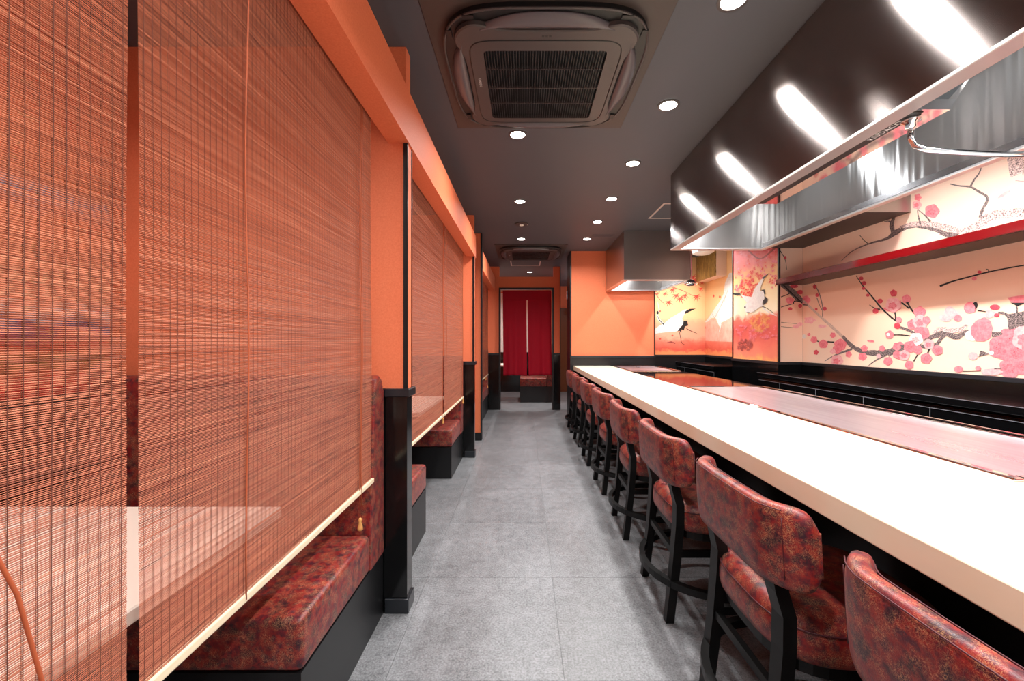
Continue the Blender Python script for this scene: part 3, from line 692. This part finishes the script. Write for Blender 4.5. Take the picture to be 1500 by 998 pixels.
sn = thing('ceiling_sensor', 'small dark round sensor in the ceiling between two downlights', 'sensor', (-.03, 4.395, CH))
part('body', G().disc((-.03, 4.395), .075, CH-.012, CH-.0005), M['acplate'], sn, .003, 1)
part('lens', G().disc((-.03, 4.395), .022, CH-.02, CH-.012, 16), M['white'], sn)
part('indicator', G().disc((.035, 4.395), .006, CH-.014, CH-.012, 10), M['white'], sn)
def hatch(x0, x1, y0, y1, label):
    t = thing('access_hatch', label, 'hatch', ((x0+x1)/2, (y0+y1)/2, CH), 'ceiling access hatches')
    w_ = .018
    part('frame', G().box(x0, x0+w_, y0, y1, CH-.004, CH-.0005).box(x1-w_, x1, y0, y1, CH-.004, CH-.0005).box(x0+w_, x1-w_, y0, y0+w_, CH-.004, CH-.0005).box(x0+w_, x1-w_, y1-w_, y1, CH-.004, CH-.0005), M['hatch'], t)
    part('panel', B(x0+w_+.002, x1-w_-.002, y0+w_+.002, y1-w_-.002, CH-.003, CH-.0005), M['ceil'], t)
hatch(1.26, 1.72, 3.74, 4.2, 'square ceiling access hatch with a pale frame, between the two hoods')
hatch(-.22, .26, 6.36, 6.84, 'square ceiling access hatch with a pale frame, near the red curtain')
vt = thing('ceiling_vent', 'slim grey slot vent in the ceiling near the far downlight', 'vent', (.92, 4.9, CH))
part('frame', B(.80, 1.06, 4.84, 4.98, CH-.006, CH-.0005), M['ceil'], vt, .002, 1)
for k in range(3): part('slat', B(.815, 1.045, 4.86+k*.037, 4.872+k*.037, CH-.010, CH-.006), M['acflap'], vt)

# ------------------------------------------------------------------ noren curtain
nr = thing('noren_curtain', 'two-panel crimson curtain hanging in the doorway at the end of the aisle', 'curtain', (.04, 6.94, 2.0))
part('rod', G().tube([(DX0-.004+.006, 6.955, 1.995), (DX1-.002, 6.955, 1.995)], .009, 10), M['rail'], nr)
def cloth(x0, x1, z0, z1, seed, lean):
    r = random.Random(seed); nu, nv = 26, 40; gg = G(); vs = []; p1, p2 = r.random()*6, r.random()*6
    for side in (0, .003):
        for j in range(nv+1):
            v = j/nv; z = z1+(z0-z1)*v
            for i in range(nu+1):
                u = i/nu; x = x0+(x1-x0)*u+lean*v*(1 if True else 0)
                x += .006*math.sin(v*3+p1)*v
                y = 6.945+.018*v*math.sin(u*9+p1+v*1.2)+.010*math.sin(u*21+p2)*v+.004*math.sin(u*50)*max(0, .15-v)*4
                vs.append((x, y+side, z+.006*math.sin(u*5+p2)*v))
    n1 = (nu+1)*(nv+1); fs = []
    for j in range(nv):
        for i in range(nu):
            a = j*(nu+1)+i; fs += [(a, a+1, a+nu+2, a+nu+1), (a+n1, a+n1+nu+1, a+n1+nu+2, a+n1+1)]
    for j in range(nv):
        for c in (0, nu): a = j*(nu+1)+c; fs.append((a, a+nu+1, a+nu+1+n1, a+n1))
    for i in range(nu):
        for a in (i, nv*(nu+1)+i): fs.append((a, a+1, a+1+n1, a+n1))
    return part('cloth_panel', gg.add(vs, fs), M['curtain'], nr, smooth=True)
cloth(-.362, .034, .57, 1.995, 2, .006); cloth(.058, .452, .575, 1.995, 5, .014)
part('top_band', B(-.362, .452, 6.934, 6.952, 1.84, 2.0), M['curtain'], nr)

# room beyond the doorway
bb = thing('booth_bench', 'patterned bench on a black base beyond the red curtain', 'bench', (.3, 7.9, 0), 'upholstered booth benches')
part('base', B(-.08, .59, 7.74, 8.3, 0, .30), M['blackmatte'], bb)
part('seat_cushion', B(-.08, .42, 7.73, 8.3, .30, .46), M['fabric'], bb, .02, 3, smooth=True)
part('backrest', B(.42, .58, 7.73, 8.3, .30, .95), M['fabric'], bb, .02, 3, smooth=True)
tt = thing('booth_table', 'pale table glimpsed past the left edge of the red curtain', 'table', (-.7, 8.1, 0), 'booth tables')
part('tabletop', B(-1.3, -.2, 7.8, 8.4, .67, .70), M['wood'], tt, .003, 1)
part('pedestal', B(-.78, -.70, 8.06, 8.14, 0, .67), M['blackmatte'], tt)
pd = thing('passage_door', 'brown door at the end of the passage right of the curtain', 'door', (1.0, 9.36, 0))
part('panel', B(.67, 1.5, 9.35, 9.385, .005, 1.90), M['brown'], pd)
part('handle', G().tube([(.98, 9.33, 1.05), (1.10, 9.33, 1.05)], .010, 8), M['chrome'], pd)
lt = thing('wall_lantern', 'small glowing box lantern beyond the orange wall edge', 'lantern', (.93, 8.9, 1.9))
part('shade', B(.90, 1.02, 8.60, 8.72, 2.03, 2.20), M['glowsoft'], lt)
part('frame', G().box(.895, 1.025, 8.595, 8.725, 2.20, 2.21).box(.895, 1.025, 8.595, 8.725, 2.02, 2.03), M['blackmatte'], lt)
part('hanger', B(.955, .965, 8.655, 8.665, 2.21, CH), M['blackmatte'], lt)

# ------------------------------------------------------------------ printed mural pictures (flat prints lying on their walls)
class Print:
    def __init__(s, f, mats): s.f = f; s.g = G(); s.k = 0; s.mats = mats; s.idx = {m: i for i, m in enumerate(mats)}
    def poly(s, pts, m):
        s.k += 1; off = .0004+.00001*s.k
        s.g.add([s.f(x, y, off) for x, y in pts], [tuple(range(len(pts)))], s.idx[m])
    def blob(s, cx_, cy_, rx, ry=None, m='p_pink', rot=0, lobes=0, amp=.18, n=20, ph=0):
        ry = ry or rx; c_, s_ = math.cos(rot), math.sin(rot); P = []
        for i in range(n):
            t_ = 2*PI*i/n; k = 1+(amp*math.cos(lobes*t_+ph) if lobes else 0); x, y = rx*k*math.cos(t_), ry*k*math.sin(t_)
            P.append((cx_+x*c_-y*s_, cy_+x*s_+y*c_))
        s.poly(P, m)
    def branch(s, pts, ws, m):
        # smooth the polyline
        P = []; W = []
        n = len(pts)
        if not isinstance(ws, (list, tuple)): ws = [ws]*n
        elif len(ws) == 2 and n > 2: ws = [ws[0]+(ws[1]-ws[0])*i/(n-1) for i in range(n)]
        for i in range(n-1):
            p0, p1, p2, p3 = pts[max(0, i-1)], pts[i], pts[i+1], pts[min(n-1, i+2)]
            for q in range(4):
                t_ = q/4
                P.append(tuple(.5*((2*p1[a])+(-p0[a]+p2[a])*t_+(2*p0[a]-5*p1[a]+4*p2[a]-p3[a])*t_*t_+(-p0[a]+3*p1[a]-3*p2[a]+p3[a])*t_**3) for a in (0, 1))); W.append(ws[i]*(1-t_)+ws[i+1]*t_)
        P.append(pts[-1]); W.append(ws[-1]); L = []; R_ = []
        for i, (x, y) in enumerate(P):
            a, b = P[max(0, i-1)], P[min(len(P)-1, i+1)]; dx, dy = b[0]-a[0], b[1]-a[1]; d = math.hypot(dx, dy) or 1
            h = W[i]/2*(1+.12*math.sin(i*2.3)); L.append((x-dy/d*h, y+dx/d*h)); R_.append((x+dy/d*h, y-dx/d*h))
        s.k += 1; off = .0004+.00001*s.k; N = len(P)
        s.g.add([s.f(x, y, off) for x, y in L+R_], [(i, i+1, N+i+1, N+i) for i in range(N-1)], s.idx[m])
    def flower(s, x, y, r, m='p_pink', ph=0):
        r *= 1.12; in_ = {'p_pink': 'p_pinkdeep', 'p_light': 'p_pink', 'p_white': 'p_light', 'p_red': 'p_pinkdeep'}[m]
        s.blob(x, y, r, r*.94, m, lobes=5, amp=.07, n=30, ph=ph); s.blob(x-r*.1, y+r*.12, r*.55, r*.45, in_, lobes=5, amp=.18, n=20, ph=ph+1)
        for q in range(6): s.blob(x+r*.38*math.cos(q+ph), y+r*.32*math.sin(q+ph), r*.05, r*.05, 'p_red', n=6)
    def leaf(s, x, y, r, m='p_maple', rot=0):       # maple leaf: seven pointed lobes
        P = []
        for i in range(14):
            t_ = rot+PI*(-.15)+i*PI*1.3/13; k = (1.0 if i % 2 == 0 else .28)*(1-.25*abs(i-6.5)/6.5); P.append((x+r*k*math.cos(t_), y+r*k*math.sin(t_)))
        P.append((x, y-r*.08)); s.poly(P, m)
    def build(s, name, parent, label): return part(name, s.g, [M[m] for m in s.mats], parent, label=label)
# photograph pixel to a point on the wall plane the picture is printed on
def onX(Xp):
    return lambda x, y, off: (Xp-off, F*Xp/(x-VX), H-(y-VY)*Xp/(x-VX))
def onY(Yp):
    return lambda x, y, off: ((x-VX)*Yp/F, Yp-off, H-(y-VY)*Yp/F)
ML = ['p_pinkdeep', 'p_pink', 'p_light', 'p_red', 'p_white', 'p_black', 'p_grey', 'p_bark', 'p_snow', 'p_maple', 'p_orange', 'p_brownred', 'p_fuji']
A_ = lambda L: [(1140+x/4.989, 360+y/4.99) for x, y in L]
B_ = lambda L: [(1300+x/5.545, 380+y/5.545) for x, y in L]
C_ = lambda L: [(1130+x/4.054, 230+y/4.052) for x, y in L]
D_ = lambda L: [(950+x/7.13, 400+y/7.13) for x, y in L]
def one(fn, x, y): return fn([(x, y)])[0]

P1 = Print(onX(XR-.004), ML)
br, bl = P1.branch, P1.blob
# upper snowy branch and twigs
br(C_([(415, 618), (480, 560), (580, 515), (680, 487), (730, 455), (790, 420), (860, 408), (950, 425), (1040, 455), (1100, 458)]), [.8, 1.2, 2, 3.5, 7, 7, 6, 6, 6, 5], 'p_bark')
br(C_([(760, 420), (850, 398), (950, 400), (1060, 425), (1130, 445), (1220, 410), (1300, 355), (1400, 335), (1530, 330)]), [3, 7, 8, 9, 9, 12, 13, 13, 14], 'p_snow')
br(C_([(1000, 452), (1060, 470), (1110, 455)]), [4, 6, 3], 'p_bark')
br(C_([(725, 450), (715, 410), (722, 375), (735, 345)]), [6, 7, 5, 2], 'p_bark'); br(C_([(722, 400), (700, 382), (670, 384)]), [3, 2, 1], 'p_bark')
br(C_([(525, 465), (550, 495), (575, 515)]), [.8, 1, 1.2], 'p_black')
br(C_([(885, 400), (872, 350), (868, 315)]), [3, 2, 1.2], 'p_bark'); br(C_([(945, 385), (910, 345), (868, 312)]), [3, 2, 1], 'p_bark')
P1.flower(*one(C_, 955, 322), 9.5, 'p_pink'); P1.flower(*one(C_, 865, 285), 6, 'p_light'); P1.blob(*one(C_, 870, 240), 5, 5, 'p_pink', lobes=5)
br(C_([(1240, 362), (1255, 310), (1285, 245), (1230, 205), (1182, 178), (1120, 172), (1060, 160)]), [5, 4, 4, 3.5, 3, 2, 1.5], 'p_bark')
br(C_([(1182, 178), (1205, 135), (1235, 95), (1250, 50)]), [3, 2.5, 2, 1.5], 'p_bark')
bl(*one(C_, 1382, 222), 11, 2.2, 'p_light', rot=-.55); br(C_([(1430, 40), (1465, 80), (1520, 110)]), [3, 4, 5], 'p_snow'); br(C_([(1450, 140), (1520, 146)]), [1, 1], 'p_pink')
# main bough below the shelf
br(A_([(180, 400), (250, 465), (320, 530), (400, 600), (470, 665)]), [3, 3, 3.5, 4, 4], 'p_grey')
br(A_([(470, 662), (540, 735), (620, 775), (700, 785), (800, 780), (900, 762), (960, 750)]), [4, 6, 7, 8, 9, 8, 6], 'p_bark')
br(A_([(540, 755), (500, 770), (430, 795), (380, 820), (340, 845)]), [3, 3, 2, 1.4, .8], 'p_bark')
br(A_([(790, 800), (720, 835), (660, 878)]), [3, 2, 1], 'p_bark')
br(A_([(110, 425), (150, 430), (215, 435)]), [1.5, 1.5, 1.5], 'p_black')
br(A_([(265, 280), (300, 350), (325, 450), (322, 520)]), [1, 1.4, 1.4, .8], 'p_bark'); br(A_([(283, 380), (300, 430), (320, 470)]), 1, 'p_bark')
for x, y, r in ((268, 300, 3), (285, 362, 2.6), (340, 462, 3), (278, 465, 2)): bl(*one(A_, x, y), r, r, 'p_red')
br(A_([(570, 220), (620, 295), (680, 365), (745, 445), (800, 500), (860, 548), (900, 560)]), [1, 1.6, 2, 2.4, 2.4, 2.4, 3], 'p_black')
br(A_([(667, 433), (710, 460), (745, 465)]), [.8, 1.4, 2], 'p_black'); br(A_([(858, 545), (855, 490)]), [2, 1.4], 'p_black')
for x, y, r in ((607, 240, 3.2), (628, 275, 3.4), (624, 312, 2.6), (655, 362, 2.6), (745, 405, 4), (712, 478, 4.4), (845, 348, 4.8)): bl(*one(A_, x, y), r, r*.9, 'p_red', n=12)
P1.poly(A_([(765, 460), (820, 430), (900, 400), (900, 460), (850, 490), (800, 480)]), 'p_pink')
# blossoms round the bough, left part
for x, y, r, mm in ((330, 720, 6, 'p_pink'), (262, 688, 5, 'p_pink'), (277, 780, 3.6, 'p_red'), (455, 725, 8, 'p_pink'), (400, 655, 4, 'p_pink'), (430, 760, 6, 'p_pink'), (515, 795, 4.5, 'p_pink'), (430, 840, 8, 'p_light'),
                    (630, 752, 5, 'p_pink'), (618, 812, 5.4, 'p_pink'), (760, 752, 4.5, 'p_pink'), (803, 845, 6, 'p_pink'), (735, 808, 3.4, 'p_light'), (880, 800, 6, 'p_pink'), (890, 735, 6, 'p_pink'), (400, 772, 4, 'p_light'), (190, 665, 3.2, 'p_white'), (225, 650, 2.4, 'p_pink')):
    P1.flower(*one(A_, x, y), r, mm, ph=x*.1) if r > 5.2 else bl(*one(A_, x, y), r, r, mm, lobes=5, amp=.1, ph=x)
bl(*one(A_, 678, 698), 5.5, 1.6, 'p_pink', rot=.1); bl(*one(A_, 320, 590), 6, 2.5, 'p_light', lobes=3)
br(A_([(285, 698), (300, 702)]), 1.6, 'p_black'); br(A_([(360, 703), (410, 706)]), 1.8, 'p_black')
# right hand part of the bough
br(B_([(0, 765), (70, 735), (160, 708), (250, 700), (330, 712), (400, 690), (440, 640), (480, 610)]), [10, 9, 8, 5, 5, 5, 5, 4], 'p_bark')
br(B_([(60, 540), (130, 560), (200, 590), (290, 650), (380, 625), (470, 600), (560, 632), (620, 600), (670, 585)]), [3, 3.5, 4, 5, 7, 8, 8, 7, 5], 'p_bark')
br(B_([(370, 600), (430, 565), (520, 580), (600, 570), (650, 530)]), [4, 6, 7, 7, 4], 'p_snow')
br(B_([(115, 350), (180, 400)]), 2.2, 'p_black'); br(B_([(165, 355), (205, 420), (255, 475)]), [2, 2.4, 2.6], 'p_black')
br(B_([(0, 440), (40, 480), (75, 500)]), 2, 'p_black'); br(B_([(45, 615), (120, 615), (205, 625)]), [1.4, 1.6, 1.2], 'p_black')
br(B_([(245, 775), (215, 830)]), 1.6, 'p_black'); br(B_([(345, 725), (315, 785), (290, 780)]), [2.4, 2, 1], 'p_black')
br(B_([(330, 720), (400, 712), (445, 725)]), [3, 3, 1.5], 'p_black'); br(B_([(60, 425), (72, 480)]), 2, 'p_black')
br(B_([(850, 612), (930, 610), (1010, 600), (1040, 560), (1120, 520), (1200, 480)]), [7, 8, 9, 18, 20, 22], 'p_bark')
br(B_([(1000, 575), (990, 480), (950, 440), (900, 435)]), [7, 5, 4, 3], 'p_bark'); br(B_([(1053, 500), (1055, 430), (1050, 370)]), [3, 2.6, 2.6], 'p_bark')
P1.poly(B_([(978, 310), (1060, 296), (1140, 290), (1140, 350), (1060, 360), (1000, 345)]), 'p_pink'); P1.poly(B_([(1000, 352), (1130, 352), (1060, 382)]), 'p_black')
bl(*one(B_, 675, 393), 9.5, 8.5, 'p_pink'); bl(*one(B_, 712, 378), 4, 6, 'p_black', rot=.3); bl(*one(B_, 668, 396), 8.4, 8.2, 'p_pink'); br(B_([(735, 415), (812, 428)]), [2, 1], 'p_black')
bl(*one(B_, 875, 390), 7.5, 4.2, 'p_red'); bl(*one(B_, 840, 445), 8, 6, 'p_light', lobes=3)
bl(*one(B_, 890, 455), 4, 3, 'p_red')
bl(*one(B_, 525, 440), 13, 8, 'p_light', rot=.5, lobes=3, amp=.12); bl(*one(B_, 575, 480), 6, 5, 'p_pink'); bl(*one(B_, 470, 480), 9, 5, 'p_light', rot=.2)
bl(*one(B_, 690, 620), 11, 8, 'p_white'); P1.poly(B_([(790, 468), (840, 500), (858, 560), (840, 640), (790, 668), (720, 665), (680, 610), (680, 550), (720, 500)]), 'p_pink')
for x, y, r, mm in ((930, 715, 17, 'p_pink'), (1030, 660, 17, 'p_pink'), (1080, 760, 20, 'p_pink'), (1000, 880, 14, 'p_pink'), (1130, 640, 18, 'p_light'), (1120, 860, 14, 'p_pink'), (1200, 740, 18, 'p_pink')): P1.flower(*one(B_, x, y), r, mm, ph=x)
bl(*one(B_, 965, 585), 7, 4, 'p_pink'); bl(*one(B_, 698, 785), 7, 6, 'p_light'); P1.poly(B_([(742, 792), (760, 740), (830, 768)]), 'p_bark'); bl(*one(B_, 848, 760), 3.6, 3, 'p_white')
bl(*one(B_, 580, 893), 7, 4.6, 'p_pink'); br(B_([(615, 908), (760, 905)]), 1.4, 'p_black'); bl(*one(B_, 740, 885), 4.6, 3, 'p_pink'); bl(*one(B_, 850, 915), 16, 5, 'p_light', lobes=5, amp=.08); br(B_([(870, 890), (930, 890)]), 1.4, 'p_bark')
for x, y, r, mm in ((52, 275, 5, 'p_red'), (158, 322, 6.4, 'p_pink'), (265, 430, 8, 'p_pink'), (95, 492, 4.6, 'p_pink'), (82, 540, 4.6, 'p_red'), (205, 530, 7, 'p_pink'), (270, 510, 10, 'p_light'), (320, 495, 6, 'p_pink'), (290, 600, 9, 'p_pink'), (255, 580, 6, 'p_pink'),
                    (235, 650, 9, 'p_white'), (185, 710, 8, 'p_pink'), (250, 735, 6.4, 'p_pink'), (80, 710, 6, 'p_pink'), (340, 690, 7, 'p_light'), (410, 738, 7, 'p_pink'), (318, 805, 7.4, 'p_pink'), (180, 858, 6.4, 'p_pink'), (140, 780, 7, 'p_light'), (10, 830, 5, 'p_pink'), (20, 612, 6, 'p_pink'), (75, 775, 5, 'p_pink'), (50, 370, 10, 'p_light')):
    P1.flower(*one(B_, x, y), r, mm, ph=x*.1) if r > 6.8 else bl(*one(B_, x, y), r, r, mm, lobes=5, amp=.08, ph=x)
bl(*one(B_, 10, 612), 2.5, 2.5, 'p_white'); P1.poly(B_([(150, 352), (180, 345), (168, 368)]), 'p_black')
br(B_([(430, 218), (540, 178), (680, 140), (830, 102), (980, 72), (1120, 48), (1300, 20)]), [3, 2.2, 2, 2, 1.8, 1.6, 1.6], 'p_black')
br(B_([(825, 100), (825, 86), (805, 82)]), 1.6, 'p_black'); bl(*one(B_, 752, 103), 3.2, 2.2, 'p_red'); bl(*one(B_, 710, 158), 3.6, 2.8, 'p_pink')
P1.build('mural_print', wr, 'printed plum bough with pink blossoms')
# the same picture carries on towards the shop front
Pc = Print(lambda u, v, off: (XR-.004-off, u, v), ML); rc = random.Random(21)
Pc.branch([(2.3, 1.24), (1.7, 1.30), (1.2, 1.22), (.6, 1.34), (.1, 1.28), (-.5, 1.42)], [.12, .10, .09, .07, .05, .02], 'p_bark')
Pc.branch([(2.3, 2.12), (1.6, 2.2), (1.0, 2.12), (.3, 2.24), (-.4, 2.18)], [.13, .12, .10, .07, .03], 'p_snow')
for a_, b_, c_ in (((1.5, 1.27), (1.3, 1.45), (1.25, 1.6)), ((.9, 1.28), (.75, 1.1), (.6, 1.02)), ((.3, 1.3), (.15, 1.48), (.1, 1.58)), ((1.2, 2.14), (1.05, 2.0), (.8, 1.92))): Pc.branch([a_, b_, c_], [.03, .02, .008], 'p_black')
for i in range(34):
    u = rc.uniform(-.5, 2.1); hi = rc.random() < .25
    Pc.flower(u, (2.16 if hi else 1.28)+rc.uniform(-.13, .13), rc.uniform(.03, .075), rc.choice(['p_pink', 'p_pink', 'p_light']), ph=u*9)
Pc.build('mural_print', wr, 'printed plum bough towards the shop front')
# end of the recess (frontal)
P2 = Print(onY(4.0), ML)
P2.poly(A_([(20, 272), (60, 275), (130, 330), (178, 385), (178, 425), (130, 400), (60, 330), (20, 300)]), 'p_bark')
P2.branch(A_([(30, 280), (100, 350), (175, 420)]), [2, 2, 2], 'p_black')
P2.branch(A_([(20, 375), (60, 360), (90, 345)]), 1.2, 'p_black'); P2.branch(A_([(20, 450), (60, 438), (110, 425)]), 1, 'p_black'); P2.branch(A_([(110, 425), (120, 405), (170, 410)]), 1.6, 'p_black')
P2.branch(A_([(20, 560), (80, 566), (135, 570)]), .6, 'p_black'); P2.branch(A_([(20, 592), (110, 600)]), .6, 'p_black')
P2.branch(A_([(12, 35), (40, 80), (55, 120), (62, 175)]), [1.2, 1, .8, .5], 'p_black')
for x, y, rx, ry, mm in ((50, 88, 2, 2.4, 'p_red'), (115, 298, 6, 2.4, 'p_red'), (160, 340, 5, 3.2, 'p_red'), (85, 400, 6, 5, 'p_pink'), (88, 462, 3, 2.4, 'p_red'), (160, 440, 3, 3, 'p_red'), (130, 590, 5, 3, 'p_light'), (160, 575, 4, 3, 'p_light')):
    P2.blob(*one(A_, x, y), rx, ry, mm)
P2.build('mural_print', wp, 'printed twig ends on the end of the recess')
P1b = Print(onX(XR-.004), ML)
P1b.flower(*one(A_, 202, 398), 6, 'p_pink'); P1b.blob(*one(A_, 230, 545), 8, 5, 'p_light', lobes=5)
P1b.build('mural_print', wr, 'printed blossoms at the recess corner')
# autumn mural, frontal part: running crane, maple twigs
P3 = Print(onY(6.146), ML)
rl = random.Random(4)
P3.branch(D_([(60, 195), (120, 280), (170, 325)]), [1, .8, .5], 'p_brownred'); P3.branch(D_([(60, 200), (200, 150), (330, 175), (450, 230)]), [1.6, 1.2, 1, .5], 'p_brownred')
for x, y, r in ((210, 320, 7), (330, 280, 8), (290, 250, 7), (380, 250, 6), (170, 230, 5), (500, 260, 7), (120, 180, 6), (430, 110, 6), (490, 90, 8), (540, 80, 5), (545, 180, 5), (250, 190, 6), (90, 230, 4), (460, 60, 7), (520, 30, 6), (560, 120, 4)):
    P3.leaf(*one(D_, x, y-20), r*1.35, 'p_maple', rot=rl.uniform(-.3, .3))
for x, y in ((250, 655), (610, 285), (120, 690)): P3.blob(*one(D_, x, y), 1.6, 1.3, 'p_maple')
P3.poly(D_([(60, 590), (120, 545), (160, 530), (230, 470), (300, 430), (370, 385), (400, 380), (420, 395), (370, 440), (350, 480), (370, 510), (370, 560), (330, 600), (270, 615), (180, 620), (100, 630), (60, 645)]), 'p_white')
P3.poly(D_([(385, 400), (430, 375), (495, 372), (440, 400), (375, 432)]), 'p_black')
P3.poly(D_([(365, 500), (405, 500), (415, 550), (380, 560), (370, 600), (345, 590), (340, 635), (325, 605), (300, 612), (330, 570), (360, 540)]), 'p_black')
P3.branch(D_([(155, 535), (105, 480), (92, 430), (112, 400), (102, 340), (95, 300)]), [3, 3, 2.6, 1.6, 1, .5], 'p_white'); P3.branch(D_([(160, 540), (112, 490), (95, 450)]), [1.6, 1, .6], 'p_black')
P3.blob(*one(D_, 95, 415), 1.6, 2.4, 'p_black'); P3.blob(*one(D_, 120, 400), 1.2, 1.2, 'p_maple')
P3.branch(D_([(320, 610), (335, 680), (345, 725), (380, 755)]), [1, .8, .8, .6], 'p_black'); P3.branch(D_([(395, 580), (440, 605), (505, 632)]), [1, 1, .6], 'p_black')
P3.branch(D_([(190, 730), (240, 722), (280, 738)]), [1.2, 2.2, 1], 'p_brownred')
P3.build('mural_print', wk, 'printed walking crane and maple leaves')
P4 = Print(onX(XR-.004), ML)
P4.poly(D_([(585, 520), (640, 450), (700, 360), (750, 290), (785, 215), (800, 100), (845, 0), (872, 0), (874, 460), (850, 470), (820, 490), (760, 520), (740, 560), (700, 470), (660, 470), (620, 510)]), 'p_white')
P4.poly(D_([(590, 530), (660, 480), (700, 480), (740, 570), (800, 500), (873, 470), (873, 720), (590, 710)]), 'p_fuji')
P4.branch(D_([(740, 480), (755, 540), (735, 620)]), [1, 1.2, .4], 'p_white'); P4.branch(D_([(690, 470), (660, 420)]), [.6, .4], 'p_fuji')
for i in range(6): P4.branch(D_([(830-i*22, 180+i*48), (800-i*26, 260+i*50), (790-i*28, 320+i*34)]), [.8, .7, .3], 'p_fuji')
for x, y in ((660, 240), (725, 250), (570, 570)): P4.blob(*one(D_, x+20, y), 1.3, 2, 'p_maple')
P4.build('mural_print', wr, 'printed snowy mountain')
# pier: diving crane with red maple
P5 = Print(onX(PX), ML)
for i in range(150):
    x, y = rl.uniform(900, 1340), rl.uniform(-330, 190)
    if abs(x-1200) < 60 and y > 60: continue
    if x < 1020 and y < -60 and rl.random() < .7: continue
    P5.leaf(*one(D_, x, y), rl.uniform(3, 6), 'p_maple' if rl.random() < .6 else 'p_pink', rot=rl.uniform(-2, 2))
for i in range(60):
    P5.leaf(*one(D_, rl.uniform(970, 1100), rl.uniform(60, 260)), rl.uniform(2.5, 5), 'p_maple', rot=rl.uniform(-2, 2))
P5.branch(D_([(1000, -300), (1080, -200), (1180, -150), (1320, -260)]), [3, 2, 2, 3], 'p_brownred')
for i in range(70):
    a_, q_ = rl.uniform(0, 2*PI), rl.random()**.5
    P5.leaf(*one(D_, 1170+105*q_*math.cos(a_), 520+95*q_*math.sin(a_)), rl.uniform(3, 5.5), 'p_orange', rot=rl.uniform(-3, 3))
    P5.leaf(*one(D_, 1010+75*q_*math.sin(a_), 755+60*q_*math.cos(a_)), rl.uniform(2.5, 4.5), 'p_brownred', rot=rl.uniform(-3, 3))
    P5.leaf(*one(D_, rl.uniform(900, 1340), rl.uniform(540, 700)), rl.uniform(2.5, 4.5), 'p_pink', rot=rl.uniform(-3, 3))
P5.poly(D_([(960, 220), (1010, 240), (1080, 250), (1110, 170), (1150, 110), (1190, 60), (1215, 55), (1180, 130), (1170, 190), (1210, 190), (1215, 260), (1190, 320), (1210, 345), (1160, 360), (1110, 400), (1080, 410), (1040, 425), (1015, 400), (1000, 350), (1030, 310), (1000, 270)]), 'p_white')
P5.poly(D_([(888, 210), (950, 205), (970, 225), (930, 238), (886, 222)]), 'p_black'); P5.poly(D_([(1190, 50), (1265, 0), (1250, 20), (1200, 68)]), 'p_black')
P5.poly(D_([(1175, 178), (1215, 172), (1225, 215), (1212, 225), (1205, 195)]), 'p_black'); P5.poly(D_([(1215, 238), (1248, 270), (1235, 310), (1205, 335), (1198, 290), (1215, 270)]), 'p_black')
P5.blob(*one(D_, 1012, 358), 1.3, 1.8, 'p_black'); P5.blob(*one(D_, 1045, 415), 2.6, .8, 'p_black')
P5.branch(D_([(1190, 350), (1240, 370), (1310, 420)]), [1, .8, .6], 'p_black'); P5.branch(D_([(1200, 365), (1260, 410), (1345, 450)]), [2.4, 1.6, .6], 'p_white')
P5.build('mural_print', wp, 'printed flying crane among red maple')

# parented things with an origin: nothing left to do
